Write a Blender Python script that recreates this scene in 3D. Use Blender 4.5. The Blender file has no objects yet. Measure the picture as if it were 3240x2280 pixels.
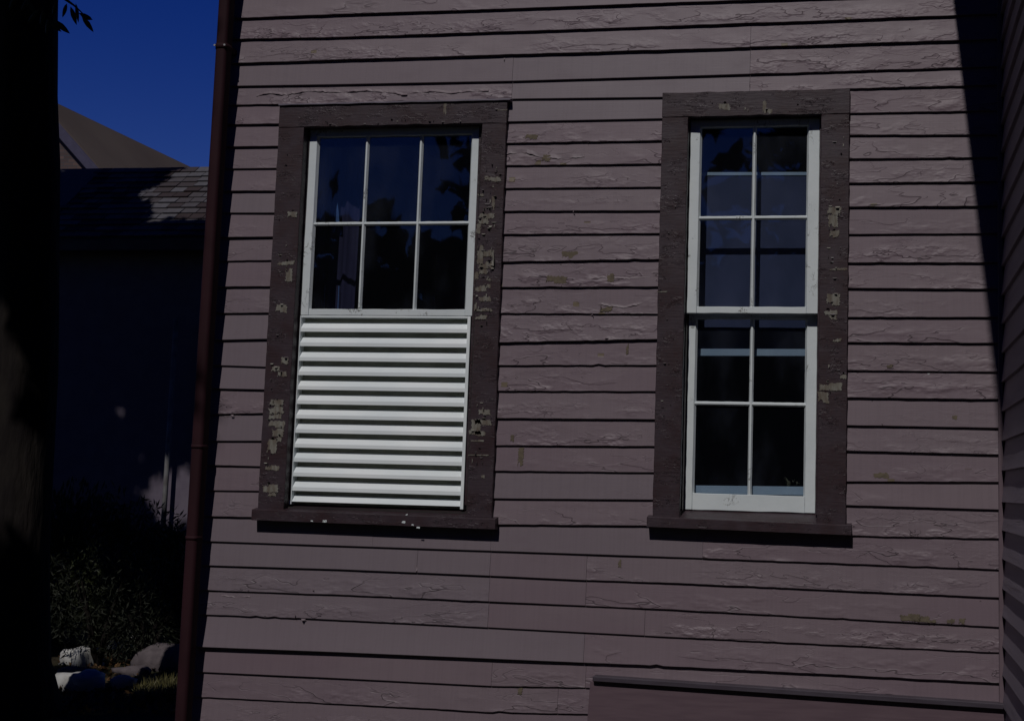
import bpy, math, random
import numpy as np
from mathutils import Vector, Matrix, noise as mnoise

random.seed(7); np.random.seed(7)
S = bpy.context.scene
C = S.collection

# ------------------------------------------------------------------ camera
F, PX, PY, SRC = 4365.236, 1979.329, 1053.511, 3240.0     # focal length and principal point in photo pixels
M = Matrix(((0.984133, 0.175382, 0.026886), (0.006982, 0.113135, -0.993555), (-0.177294, 0.977978, 0.110116)))
CAM = Vector((0.0, -5.8, 1.6))
cd = bpy.data.cameras.new('camera'); cam = bpy.data.objects.new('camera', cd); C.objects.link(cam)
cd.sensor_width = 36; cd.lens = 36 * F / SRC
cd.shift_x = (SRC / 2 - PX) / SRC; cd.shift_y = (PY - 1140.0) / SRC
cd.clip_start = 0.05; cd.clip_end = 3000
rm = Matrix((M[0], -M[1], -M[2])).transposed()
cam.matrix_world = Matrix.Translation(CAM) @ rm.to_4x4()
S.camera = cam

# ------------------------------------------------------------------ light
SUN = Vector((0.107, 1.0, -1.05)).normalized()            # direction the sunlight travels
w = bpy.data.worlds.new("World"); S.world = w; w.use_nodes = True
nt = w.node_tree; nt.nodes.clear()
sky = nt.nodes.new('ShaderNodeTexSky'); sky.sky_type = 'NISHITA'; sky.sun_disc = False
sky.sun_elevation = math.asin(-SUN.z); sky.sun_rotation = math.atan2(-SUN.x, -SUN.y)
sky.altitude = 1200; sky.air_density = 1.0; sky.dust_density = 0.0; sky.ozone_density = 4.0
hs = nt.nodes.new('ShaderNodeHueSaturation'); hs.inputs['Saturation'].default_value = 1.38
hs.inputs['Hue'].default_value = 0.536; hs.inputs['Value'].default_value = 1.0
bg = nt.nodes.new('ShaderNodeBackground'); bg.inputs['Strength'].default_value = 0.088
ow = nt.nodes.new('ShaderNodeOutputWorld')
nt.links.new(sky.outputs[0], hs.inputs['Color']); nt.links.new(hs.outputs[0], bg.inputs['Color'])
nt.links.new(bg.outputs[0], ow.inputs['Surface'])
sl = bpy.data.lights.new('sun', 'SUN'); sl.energy = 4.6; sl.angle = math.radians(0.53); sl.color = (1.0, 0.96, 0.935)
so = bpy.data.objects.new('sun', sl); C.objects.link(so); so.location = (-1, -8, 12)
so.rotation_euler = SUN.to_track_quat('-Z', 'Y').to_euler()
S.view_settings.view_transform = 'Standard'; S.view_settings.look = 'None'
S.view_settings.exposure = -1.4; S.view_settings.gamma = 1.0; S.view_settings.use_curve_mapping = False
S.render.engine = 'CYCLES'; S.cycles.max_bounces = 8; S.cycles.transparent_max_bounces = 24

# ------------------------------------------------------------------ helpers
def at(px, py, y=0.0):
    """point on the vertical plane y = const seen at this place of the photo (photo measured 2296 wide)"""
    s = SRC / 2296
    v = M.transposed() @ Vector(((px * s - PX) / F, (py * s - PY) / F, 1.0))
    k = (y - CAM.y) / v.y
    return CAM + v * k

def link(name, verts, faces, mat, parent=None, smooth=False, uvs=None):
    me = bpy.data.meshes.new(name); me.from_pydata([tuple(v) for v in verts], [], faces); me.update()
    if mat: me.materials.append(mat)
    if uvs is not None:
        ul = me.uv_layers.new(name='uv')
        li = np.empty(len(me.loops), dtype=np.int32); me.loops.foreach_get('vertex_index', li)
        ul.data.foreach_set('uv', np.asarray(uvs, dtype=np.float32)[li].ravel())
    if smooth: me.polygons.foreach_set('use_smooth', [True] * len(me.polygons))
    o = bpy.data.objects.new(name, me); C.objects.link(o)
    if parent: o.parent = parent
    return o

def tag(o, label=None, cat=None, group=None, kind=None):
    if label: o['label'] = label
    if cat: o['category'] = cat
    if group: o['group'] = group
    if kind: o['kind'] = kind
    return o

def empty(name, loc=(0, 0, 0)):
    o = bpy.data.objects.new(name, None); C.objects.link(o); o.location = loc; o.empty_display_size = 0.2
    return o

def bevel(o, wd, seg=1):
    m = o.modifiers.new('bevel', 'BEVEL'); m.width = wd; m.segments = seg; m.limit_method = 'ANGLE'
    return o

BOXF = [(0, 1, 2, 3), (7, 6, 5, 4), (0, 4, 5, 1), (1, 5, 6, 2), (2, 6, 7, 3), (3, 7, 4, 0)]
def slab(name, q, yf, yb, mat, parent, bev=0.0):
    """q = four (x, z) corners seen from the front: tl, tr, br, bl; front plane yf, back plane yb"""
    v = [(x, yf, z) for x, z in q] + [(x, yb, z) for x, z in q]
    o = link(name, v, BOXF, mat, parent)
    bpyfix(o)
    if bev: bevel(o, bev)
    return o
def bpyfix(o):
    import bmesh
    bm = bmesh.new(); bm.from_mesh(o.data); bmesh.ops.recalc_face_normals(bm, faces=bm.faces); bm.to_mesh(o.data); bm.free()
def rect(x0, x1, z0, z1): return [(x0, z1), (x1, z1), (x1, z0), (x0, z0)]
def box(name, x0, x1, y0, y1, z0, z1, mat, parent, bev=0.0):
    return slab(name, rect(x0, x1, z0, z1), y0, y1, mat, parent, bev)
def rough_board(name, x0, x1, z0, z1, yf, yb, mat, parent, amp=0.0012, step=0.03, seed=0.0):
    """a sawn board with slightly uneven, worn edges; the long way is cut into steps"""
    horiz = (x1 - x0) > (z1 - z0)
    n = max(2, int((max(x1 - x0, z1 - z0)) / step)); vs = []; fs = []
    for i in range(n + 1):
        t = i / n
        a = mnoise.noise(Vector((t * n * 0.45, seed, 0.3))) * amp * 2; b = mnoise.noise(Vector((t * n * 0.45, seed + 9, 5.3))) * amp * 2
        c = mnoise.noise(Vector((t * n * 0.13, seed + 4, 2.3))) * amp
        if horiz:
            x = x0 + (x1 - x0) * t
            vs += [(x, yf + c, z1 + a), (x, yf + c, z0 + b), (x, yb, z0 + b), (x, yb, z1 + a)]
        else:
            z = z0 + (z1 - z0) * t
            vs += [(x0 + a, yf + c, z), (x1 + b, yf + c, z), (x1 + b, yb, z), (x0 + a, yb, z)]
    for i in range(n):
        for k in range(4):
            p, q = i * 4 + k, i * 4 + (k + 1) % 4
            fs.append((p, q, q + 4, p + 4))
    fs += [(3, 2, 1, 0), tuple(n * 4 + k for k in range(4))]
    o = link(name, vs, fs, mat, parent); bpyfix(o)
    return bevel(o, 0.0018)
def tube(name, p0, p1, r, mat, parent, n=20, r1=None):
    p0, p1 = Vector(p0), Vector(p1); d = (p1 - p0).normalized()
    a = d.orthogonal().normalized(); b = d.cross(a); r1 = r if r1 is None else r1
    vs = []
    for p, rr in ((p0, r), (p1, r1)):
        for i in range(n):
            t = 2 * math.pi * i / n; vs.append(p + (a * math.cos(t) + b * math.sin(t)) * rr)
    fs = [(i, (i + 1) % n, n + (i + 1) % n, n + i) for i in range(n)] + [tuple(range(n))[::-1], tuple(range(n, 2 * n))]
    o = link(name, vs, fs, mat, parent)
    o.data.polygons.foreach_set('use_smooth', [i < n for i in range(n + 2)])
    return o

# ------------------------------------------------------------------ materials
def newmat(name, col, rough=0.6, spec=0.3):
    m = bpy.data.materials.new(name); m.use_nodes = True
    b = m.node_tree.nodes['Principled BSDF']
    b.inputs['Base Color'].default_value = (*col, 1); b.inputs['Roughness'].default_value = rough
    b.inputs['Specular IOR Level'].default_value = spec
    return m, m.node_tree, b
class G:
    """tiny node helper"""
    def __init__(s, t): s.t = t; s.L = t.links
    def n(s, ty, **k):
        x = s.t.nodes.new(ty)
        for a, v in k.items():
            if a.startswith('i_'):
                key = a[2:].replace('_', ' ')
                x.inputs[int(key) if key.isdigit() else key].default_value = v
            else: setattr(x, a, v)
        return x
    def link(s, a, b): s.L.new(a, b)
    def math(s, op, a, b=None, c=None, clamp=False):
        x = s.t.nodes.new('ShaderNodeMath'); x.operation = op; x.use_clamp = clamp
        for i, v in enumerate((a, b, c)):
            if v is None: continue
            if isinstance(v, (int, float)): x.inputs[i].default_value = v
            else: s.L.new(v, x.inputs[i])
        return x.outputs[0]
    def smooth(s, v, lo, hi):
        x = s.t.nodes.new('ShaderNodeMapRange'); x.interpolation_type = 'SMOOTHSTEP'
        x.inputs['From Min'].default_value = lo; x.inputs['From Max'].default_value = hi
        s.L.new(v, x.inputs['Value']); return x.outputs['Result']
    def mix(s, f, a, b):
        x = s.t.nodes.new('ShaderNodeMix'); x.data_type = 'RGBA'
        for k, v in ((0, f), (6, a), (7, b)):
            if isinstance(v, (int, float)): x.inputs[k].default_value = v
            elif isinstance(v, tuple): x.inputs[k].default_value = (*v, 1) if len(v) == 3 else v
            else: s.L.new(v, x.inputs[k])
        return x.outputs[2]
    def co(s, scale, coord='Object'):
        tc = s.n('ShaderNodeTexCoord'); mp = s.n('ShaderNodeMapping'); mp.inputs['Scale'].default_value = scale
        s.L.new(tc.outputs[coord], mp.inputs['Vector']); return mp.outputs[0]
    def noise(s, vec, sc=1.0, det=3.0, rough=0.5, dist=0.0):
        x = s.n('ShaderNodeTexNoise'); x.inputs['Scale'].default_value = sc; x.inputs['Detail'].default_value = det
        x.inputs['Roughness'].default_value = rough; x.inputs['Distortion'].default_value = dist
        s.L.new(vec, x.inputs['Vector']); return x.outputs[0]
    def bump(s, h, b, strength=1.0, dist=0.001, prev=None):
        x = s.n('ShaderNodeBump'); x.inputs['Strength'].default_value = strength; x.inputs['Distance'].default_value = dist
        s.L.new(h, x.inputs['Height'])
        if prev is not None: s.L.new(prev, x.inputs['Normal'])
        if b is not None: s.L.new(x.outputs[0], b.inputs['Normal'])
        return x.outputs[0]

def clapboard_material(name, c1, c2, c3):
    m, t, b = newmat(name, c1, 0.5, 0.35); g = G(t)
    oi = g.n('ShaderNodeObjectInfo'); sep = g.n('ShaderNodeSeparateColor'); g.link(oi.outputs['Color'], sep.inputs[0])
    crack, patch, tone = sep.outputs[0], sep.outputs[1], sep.outputs[2]
    rnd = oi.outputs['Random']
    uv = g.n('ShaderNodeUVMap'); sx = g.n('ShaderNodeSeparateXYZ'); g.link(uv.outputs[0], sx.inputs[0]); V = sx.outputs[1]
    # offset the pattern of every board
    tc = g.n('ShaderNodeTexCoord'); off = g.n('ShaderNodeCombineXYZ'); g.link(g.math('MULTIPLY', rnd, 37.0), off.inputs[1])
    ad = g.n('ShaderNodeVectorMath'); ad.operation = 'ADD'; g.link(tc.outputs['Object'], ad.inputs[0]); g.link(off.outputs[0], ad.inputs[1])
    rs_ = g.math('ADD', 0.62, g.math('MULTIPLY', g.math('FRACT', g.math('MULTIPLY', rnd, 7.31)), 0.85))
    def vec(sc):
        mp = g.n('ShaderNodeMapping'); mp.inputs['Scale'].default_value = sc; g.link(ad.outputs[0], mp.inputs['Vector'])
        if sc[1] != 1 or sc[0] > 8: return mp.outputs[0]
        q = g.n('ShaderNodeVectorMath'); q.operation = 'SCALE'; g.link(mp.outputs[0], q.inputs[0]); g.link(rs_, q.inputs['Scale']); return q.outputs[0]
    # broad tone
    tn = g.noise(vec((0.9, 0.9, 2.2)), 1.3, 3); base = g.mix(g.smooth(tn, 0.35, 0.65), c1, c2)
    base = g.mix(tone, base, c3)
    blotch = g.noise(vec((6, 1, 14)), 1.0, 4, 0.6)
    base = g.mix(g.math('MULTIPLY', g.smooth(blotch, 0.5, 0.8), 0.25), base, tuple(x * 0.72 for x in c1))
    grain = g.noise(vec((5, 5, 260)), 1.0, 2)
    vstreak = g.noise(vec((110, 1, 3)), 1.0, 1)
    # long wandering cracks near the butt, lifting paint
    n1 = g.noise(vec((2.6, 1, 11)), 1.0, 3, 0.62, 0.25)
    n2 = g.noise(vec((5.5, 1, 19)), 1.0, 3, 0.6, 0.3)
    msk = g.noise(vec((2.1, 1, 6.0)), 1.0, 2)
    low = g.math('SUBTRACT', 1.0, g.smooth(V, 0.25, 0.72))
    zone = g.math('MULTIPLY', g.math('ADD', g.math('MULTIPLY', low, 0.85), 0.22), crack)
    mk = g.math('MULTIPLY', g.smooth(g.math('ADD', msk, g.math('MULTIPLY', crack, 0.12)), 0.44, 0.64), zone, clamp=True)
    d1 = g.math('ABSOLUTE', g.math('SUBTRACT', n1, 0.5)); l1 = g.math('SUBTRACT', 1.0, g.smooth(d1, 0.0, 0.0075))
    d2 = g.math('ABSOLUTE', g.math('SUBTRACT', n2, 0.47)); l2 = g.math('SUBTRACT', 1.0, g.smooth(d2, 0.0, 0.006))
    l2 = g.math('MULTIPLY', l2, g.smooth(g.noise(vec((4, 1, 9)), 1.3, 2), 0.60, 0.68))
    line = g.math('MULTIPLY', g.math('MAXIMUM', l1, l2), mk, clamp=True)
    plate = g.math('MULTIPLY', g.smooth(n1, 0.47, 0.51), mk)
    puff = g.math('MULTIPLY', g.smooth(g.noise(vec((7, 1, 15)), 1.0, 3, 0.55), 0.45, 0.72), mk)
    # chipped bare patches with squarish outlines
    vo = g.n('ShaderNodeTexVoronoi'); vo.distance = 'CHEBYCHEV'; vo.inputs['Scale'].default_value = 1.0; vo.inputs['Randomness'].default_value = 0.9
    g.link(vec((26, 1, 34)), vo.inputs['Vector'])
    sv = g.n('ShaderNodeSeparateColor'); g.link(vo.outputs['Color'], sv.inputs[0])
    chip = g.math('GREATER_THAN', g.math('ADD', sv.outputs[0], g.math('MULTIPLY', patch, 0.025)), 0.999)
    chip = g.math('MULTIPLY', chip, g.math('MULTIPLY', g.smooth(mk, 0.25, 0.35), g.math('LESS_THAN', vo.outputs['Distance'], 0.36)))
    col = g.mix(chip, base, (0.13, 0.10, 0.062))
    # grime lodged in the cracks
    col = g.mix(g.math('MULTIPLY', line, 0.68), col, (0.020, 0.014, 0.016))
    col = g.mix(g.math('MULTIPLY', g.smooth(vstreak, 0.35, 0.75), 0.09), col, (0.06, 0.045, 0.055))
    # nail heads and specks
    sp = g.n('ShaderNodeTexVoronoi'); sp.inputs['Scale'].default_value = 1.0; g.link(vec((9, 1, 16)), sp.inputs['Vector'])
    s2 = g.n('ShaderNodeSeparateColor'); g.link(sp.outputs['Color'], s2.inputs[0])
    dark = g.math('MULTIPLY', g.math('LESS_THAN', sp.outputs['Distance'], 0.035), g.math('GREATER_THAN', s2.outputs[0], 0.86))
    pale = g.math('MULTIPLY', g.math('LESS_THAN', sp.outputs['Distance'], 0.045), g.math('LESS_THAN', s2.outputs[0], 0.03))
    col = g.mix(g.math('MULTIPLY', dark, 0.7), col, (0.03, 0.02, 0.02)); col = g.mix(pale, col, (0.4, 0.42, 0.42))
    g.link(col, b.inputs['Base Color'])
    h = g.math('MULTIPLY', grain, 0.10)
    h = g.math('ADD', h, g.math('MULTIPLY', plate, 0.9)); h = g.math('ADD', h, g.math('MULTIPLY', puff, 2.6))
    h = g.math('SUBTRACT', h, g.math('MULTIPLY', line, 1.4)); h = g.math('SUBTRACT', h, g.math('MULTIPLY', chip, 0.7))
    g.bump(h, b, 1.0, 0.0016)
    r = g.math('ADD', 0.44, g.math('MULTIPLY', blotch, 0.16)); g.link(r, b.inputs['Roughness'])
    return m

MAUVE = clapboard_material('mauve_clapboard_paint', (0.152, 0.109, 0.129), (0.166, 0.125, 0.142), (0.160, 0.131, 0.149))
def casing_material():
    m, t, b = newmat('dark_brown_trim_paint', (0.05, 0.034, 0.042), 0.5, 0.4); g = G(t)
    a = g.noise(g.co((14, 14, 120)), 1.0, 4, 0.65); bl = g.noise(g.co((7, 7, 9)), 1.0, 4)
    k = g.noise(g.co((13, 13, 70)), 1.0, 3, 0.6, 0.3); ln = g.math('SUBTRACT', 1.0, g.smooth(g.math('ABSOLUTE', g.math('SUBTRACT', k, 0.5)), 0.0, 0.02))
    gate = g.smooth(g.noise(g.co((9, 9, 16)), 1.0, 2), 0.46, 0.62)
    col = g.mix(g.smooth(bl, .35, .65), (0.040, 0.0255, 0.033), (0.028, 0.0115, 0.0145)); col = g.mix(g.math('MULTIPLY', g.smooth(g.noise(g.co((50, 50, 150)), 1.0, 3), .4, .7), .5), col, (0.022, 0.016, 0.021)); col = g.mix(g.math('MULTIPLY', g.math('MULTIPLY', ln, gate), 0.6), col, (0.009, 0.006, 0.007))
    sp = g.smooth(g.noise(g.co((60, 60, 160)), 1.0, 2), 0.70, 0.76); col = g.mix(g.math('MULTIPLY', g.math('MULTIPLY', sp, gate), 0.5), col, (0.14, 0.12, 0.11))
    g.link(col, b.inputs['Base Color'])
    h = g.math('SUBTRACT', g.math('ADD', g.math('MULTIPLY', a, 0.7), g.math('MULTIPLY', bl, 1.5)), g.math('MULTIPLY', g.math('MULTIPLY', ln, gate), 1.2))
    h = g.math('ADD', h, g.math('MULTIPLY', g.smooth(g.noise(g.co((24, 24, 38)), 1.0, 3, .6), .55, .62), g.math('MULTIPLY', gate, .8)))
    g.bump(h, b, 0.85, 0.0013)
    return m
TRIM = casing_material()
def white_material():
    m, t, b = newmat('old_white_sash_paint', (0.62, 0.68, 0.68), 0.5, 0.3); g = G(t)
    n = g.noise(g.co((10, 10, 10)), 1.0, 4); col = g.mix(n, (0.56, 0.61, 0.625), (0.68, 0.73, 0.735))
    k = g.noise(g.co((22, 22, 9)), 1.0, 4, 0.6, 0.4); ln = g.math('SUBTRACT', 1.0, g.smooth(g.math('ABSOLUTE', g.math('SUBTRACT', k, 0.5)), 0.0, 0.018))
    gt = g.smooth(g.noise(g.co((8, 8, 8)), 1.0, 3), 0.55, 0.66); f = g.math('MULTIPLY', ln, gt)
    chip = g.math('MULTIPLY', g.smooth(g.noise(g.co((70, 70, 70)), 1.0, 3), 0.64, 0.67), gt)
    col = g.mix(g.math('MULTIPLY', g.math('MAXIMUM', f, chip), 0.8), col, (0.10, 0.09, 0.07)); g.link(col, b.inputs['Base Color'])
    g.bump(g.math('SUBTRACT', g.noise(g.co((40, 40, 40)), 1.0, 3), g.math('MULTIPLY', f, 1.5)), b, 0.8, 0.0008)
    return m
WHITE = white_material()
def simple(name, c1, c2, rough=0.6, sc=(8, 8, 8), spec=0.3, bd=0.001, bs=0.6):
    m, t, b = newmat(name, c1, rough, spec); g = G(t)
    n = g.noise(g.co(sc), 1.0, 4); g.link(g.mix(g.smooth(n, 0.3, 0.7), c1, c2), b.inputs['Base Color'])
    g.bump(n, b, bs, bd); return m
ENAMEL = simple('white_enamel_louver', (0.72, 0.78, 0.79), (0.82, 0.86, 0.86), 0.38, (3, 5, 9), 0.4, 0.0005)
BARE = simple('bare_weathered_wood', (0.205, 0.20, 0.175), (0.12, 0.10, 0.08), 0.8, (60, 20, 18), 0.1, 0.0012, 1.0)
BARE_OLIVE = simple('bare_wood_under_mauve', (0.135, 0.112, 0.078), (0.095, 0.078, 0.058), 0.8, (40, 20, 60), 0.1, 0.0008, 0.8)
PIPE = simple('maroon_downspout_paint', (0.030, 0.0105, 0.014), (0.021, 0.0075, 0.010), 0.7, (9, 9, 4), 0.12, 0.002)
BLACKWOOD = simple('tarred_sheathing', (0.03, 0.025, 0.025), (0.02, 0.017, 0.017), 0.9)
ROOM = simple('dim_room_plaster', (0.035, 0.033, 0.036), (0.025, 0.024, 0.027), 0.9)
METAL = simple('grey_screw_metal', (0.5, 0.5, 0.5), (0.4, 0.4, 0.4), 0.3, spec=0.8)
STORM = simple('aluminium_rail', (0.34, 0.44, 0.49), (0.29, 0.39, 0.45), 0.5)
SHADE = simple('blue_grey_shade_cloth', (0.050, 0.062, 0.115), (0.036, 0.048, 0.092), 0.8, (9, 9, 5))
CURTAIN = simple('thin_blue_curtain', (0.026, 0.024, 0.058), (0.016, 0.015, 0.040), 0.85, (20, 20, 2))
CURT_SUNLIT = simple('sunlit_curtain_tint', (0.07, 0.15, 0.30), (0.05, 0.10, 0.22), 0.8)  # lit copy of the curtain cloth: sun patches put into the colour
def glass_material():
    m = bpy.data.materials.new('old_window_glass'); m.use_nodes = True; t = m.node_tree; t.nodes.clear(); g = G(t)
    tr = g.n('ShaderNodeBsdfTransparent'); tr.inputs[0].default_value = (0.86, 0.88, 0.92, 1)
    gl = g.n('ShaderNodeBsdfGlossy'); gl.inputs['Roughness'].default_value = 0.02
    fr = g.n('ShaderNodeFresnel'); geo = g.n('ShaderNodeNewGeometry')
    g.link(g.math('SUBTRACT', 1.52, g.math('MULTIPLY', geo.outputs['Backfacing'], 1.52 - 1 / 1.52)), fr.inputs['IOR'])
    h = g.noise(g.co((5, 5, 4)), 1.0, 2); bp = g.bump(h, None, 0.25, 0.003); g.link(bp, gl.inputs['Normal']); g.link(bp, fr.inputs['Normal'])
    df = g.n('ShaderNodeBsdfDiffuse'); df.inputs[0].default_value = (0.30, 0.34, 0.45, 1)
    dust = g.math('ADD', g.math('MULTIPLY', g.smooth(g.noise(g.co((6, 6, 3)), 1.0, 5), 0.45, 0.8), 0.02), 0.004)
    m1 = g.n('ShaderNodeMixShader'); g.link(fr.outputs[0], m1.inputs[0]); g.link(tr.outputs[0], m1.inputs[1]); g.link(gl.outputs[0], m1.inputs[2])
    m2 = g.n('ShaderNodeMixShader'); g.link(dust, m2.inputs[0]); g.link(m1.outputs[0], m2.inputs[1]); g.link(df.outputs[0], m2.inputs[2])
    o = g.n('ShaderNodeOutputMaterial'); g.link(m2.outputs[0], o.inputs[0]); return m
GLASS = glass_material()

# ------------------------------------------------------------------ ground
def ground_material():
    m, t, b = newmat('garden_ground', (0.03, 0.03, 0.018), 0.9, 0.1); g = G(t)
    n = g.noise(g.co((1.2, 1.2, 1)), 1.0, 6, 0.65); n2 = g.noise(g.co((30, 30, 1)), 1.0, 4)
    c = g.mix(g.smooth(n, 0.42, 0.6), (0.022, 0.026, 0.012), (0.04, 0.030, 0.020)); c = g.mix(g.math('MULTIPLY', n2, 0.5), c, (0.05, 0.045, 0.025))
    g.link(c, b.inputs['Base Color']); g.bump(n2, b, 1.0, 0.03); return m
N = 60; xs = np.sign(np.linspace(-1, 1, N)) * np.abs(np.linspace(-1, 1, N)) ** 3 * 900
gv = []; gf = []
for j in range(N):
    for i in range(N):
        x, y = xs[i] - 4, xs[j] + 6
        r = math.hypot(x + 4, y - 6)
        gv.append((x, y, (mnoise.noise(Vector((x * 0.6, y * 0.6, 0))) * 0.03 if r < 40 else 0)))
for j in range(N - 1):
    for i in range(N - 1):
        k = j * N + i; gf.append((k, k + 1, k + N + 1, k + N))
tag(link('ground', gv, gf, ground_material(), None, True), kind='structure')

# ------------------------------------------------------------------ the house
XL, XR = -2.985, 0.503         # outer corner hidden behind the downspout, inner corner at the wing
house = tag(empty('clapboard_house', (0, 0, 0)),
            'mauve clapboard house with peeling paint, two dark framed windows and a wing on its right', 'house')
W1 = (-2.692, -1.617); W2 = (-0.915, -0.109)          # outer edges of the window casings

# --- butt lines of the clapboards, measured left to right
full_top = [
    [(545, 41), (765, 32.5), (1098, 22), (1531, 6), (2140, -14)],
    [(545, 88), (765, 84), (1531, 58.5), (2142, 35.5)],
    [(543, 142), (765, 134.5), (1531, 111.5), (2148, 91)],
    [(540, 193), (765, 189.5), (1150, 182), (1531, 171), (2154, 152)],
    [(535, 235), (628, 234), (1148, 222), (1485, 218), (1905, 199), (2160, 193)]]
left_rows = [(279, 278), (329, 328), (378, 377), (428, 428), (477, 477), (532, 531), (585, 583), (642.6, 642), (702, 701),
             (762, 760), (819, 822), (871, 873), (928, 926), (988, 988), (1042.6, 1045), (1099, 1100), (1157, 1159)]
mid_rows = [(273, 266), (321, 315), (371, 367), (422, 419), (473, 472), (525, 523), (587, 581), (643.6, 642.6), (702, 703.6),
            (768, 760), (818.6, 818), (876, 877), (937, 940), (998, 1000), (1055, 1059), (1117, 1120), (1175, 1178)]
right_rows = [(254, 248), (303, 302), (356, 353), (410, 407), (464, 462), (525, 523), (588.6, 588.6), (646, 648), (711, 711),
              (767, 769), (830, 833.6), (891, 895), (953, 959), (1010, 1018.6), (1079, 1080), (1132, 1142), (1200, 1207)]
full_low = [
    [(472, 1213), (765, 1223), (1531, 1249), (2237, 1276)],
    [(468, 1267), (765, 1276), (1098, 1290), (1313, 1300), (1531, 1307), (2237, 1339)],
    [(466, 1323), (765, 1333), (1531, 1367), (2237, 1405)],
    [(464, 1377), (765, 1389), (1098, 1406), (1531, 1428.6), (2237, 1462)],
    [(453, 1449), (765, 1461), (1531, 1494), (2237, 1530)],
    [(457, 1506), (765, 1520), (1098, 1537), (1319, 1541), (1531, 1552), (2237, 1592)]]
def zline(pts):
    w_ = [at(*p) for p in pts]; X = [p.x for p in w_]; Z = [p.z for p in w_]
    def f(x):
        if x <= X[0]: return Z[0] + (x - X[0]) * (Z[1] - Z[0]) / (X[1] - X[0]) * (0.3 if len(X) > 2 else 1)
        if x >= X[-1]: return Z[-1] + (x - X[-1]) * (Z[-1] - Z[-2]) / (X[-1] - X[-2])
        return float(np.interp(x, X, Z))
    return f
def raise_line(f, dz): return lambda x: f(x) + dz
XM1, XM2 = -2.63, -0.17
lines_top = [zline(p) for p in full_top]
tops = [raise_line(lines_top[0], 0.104 * k) for k in (8, 7, 6, 5, 4, 3, 2, 1)]
LT = tops + lines_top
LL = [zline([(520 - 0.06 * (a - 400), a), (620 - 0.055 * (a - 235), b)]) for a, b in left_rows]
LM = [zline([(1137 - 0.04 * (a - 235), a), (1481, b)]) for a, b in mid_rows]
LR = [zline([(1900, a), (2235, b)]) for a, b in right_rows]
LF = [zline(p) for p in full_low]
LF += [raise_line(LF[-1], -0.108 * k) for k in (1, 2, 3, 4)]
TH = 0.0105
board_list = []            # (zbottom fn, ztop fn, thickness, xs) kept for the bare patches
def clapboard(f0, f1, x0, x1, crack, patch, tone, th=TH, seed=0.0, parent=None, frame=None):
    """one clapboard: butt on the line f0, its top tucked under the butt of the board above (line f1)"""
    n = max(3, int((x1 - x0) / 0.028)); vs = []; uv = []; fs = []
    rough = 0.0022 * crack + 0.0004
    for i in range(n + 1):
        x = x0 + (x1 - x0) * i / n
        zb, zt = f0(x), f1(x)
        e = (mnoise.noise(Vector((x * 9, seed, 0))) * 0.7 + mnoise.noise(Vector((x * 34, seed, 3))) * 0.5) * rough
        e += max(0, mnoise.noise(Vector((x * 21, seed, 7))) - 0.42) * 0.016 * crack * (1 if seed % 2 < 1 else 0.3)
        bow = mnoise.noise(Vector((x * 2.2, seed, 11))) * 0.0016
        th_ = th(x) if callable(th) else th; yb = bow + mnoise.noise(Vector((x * 17, seed, 5))) * 0.0012 * crack
        H = zt - zb
        prof = [(zb + e + 0.001, TH + 0.004, 0), (zb + e, TH - th_ + yb + 0.0012, 0.0), (zb + e + 0.0018, TH - th_ + yb, 0.02),
                (zb + H * 0.33, TH * 0.33 - (th_ - TH) * 0.6 + yb * 0.8 + mnoise.noise(Vector((x * 11, seed, 21))) * 0.0012 * crack, 0.33),
                (zb + H * 0.66, TH * 0.66 - (th_ - TH) * 0.3 + yb * 0.5, 0.66),
                (zt + 0.004, TH + 0.0006, 1.0), (zt + 0.022, TH + 0.003, 1.15)]
        for z, y, v in prof: vs.append((x, y, z)); uv.append((x, v))
    k = 7
    for i in range(n):
        for j in range(k - 1):
            a = i * k + j; fs.append((a, a + k, a + k + 1, a + 1))
    fs += [tuple(range(k)), tuple(range(n * k, n * k + k))[::-1]]
    fs = [tuple(reversed(f)) for f in fs]
    if frame: vs = [frame(*v) for v in vs]
    o = link('clapboard', vs, fs, MAUVE_WING if frame else MAUVE, parent or house, False, uv); bpyfix(o)
    o.data.polygons.foreach_set('use_smooth', [True] * len(o.data.polygons))
    es = o.modifiers.new('split', 'EDGE_SPLIT'); es.split_angle = math.radians(35)
    o.color = (crack, patch, tone, 1)
    if not frame: board_list.append((f0, f1, x0, x1, o))
    return o
MAUVE_WING = clapboard_material('wing_clapboard_lit_tint', (0.215, 0.18, 0.22), (0.235, 0.20, 0.245), (0.225, 0.20, 0.24))  # main wall's mauve, lightened and blued to imitate grazing light
def row(f0, f1, cuts, specs, seed, th=TH):
    """one course, cut into boards end to end; specs = (crack, patch, tone) of each"""
    for j in range(len(cuts) - 1):
        a, b = cuts[j], cuts[j + 1]
        a2 = a + (0.0006 if j else 0); b2 = b - (0.0006 if j < len(cuts) - 2 else 0)
        cr, pa, to = specs[j % len(specs)]
        clapboard(f0, f1, a2, b2, cr, pa, to, th if callable(th) else th + random.uniform(-0.0006, 0.0008), seed + j * 0.37)
def xat(px, py): return at(px, py).x
J1, J2, J3, J4, J5 = xat(1148, 190), xat(1682, 140), xat(1097, 1300), xat(1313, 1330), xat(1445, 1400)
sm = lambda t=0.6: (0.0, 0, t)
cr = lambda c=1.0, p=0.3, t=0.2: (c, p, t)
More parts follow.
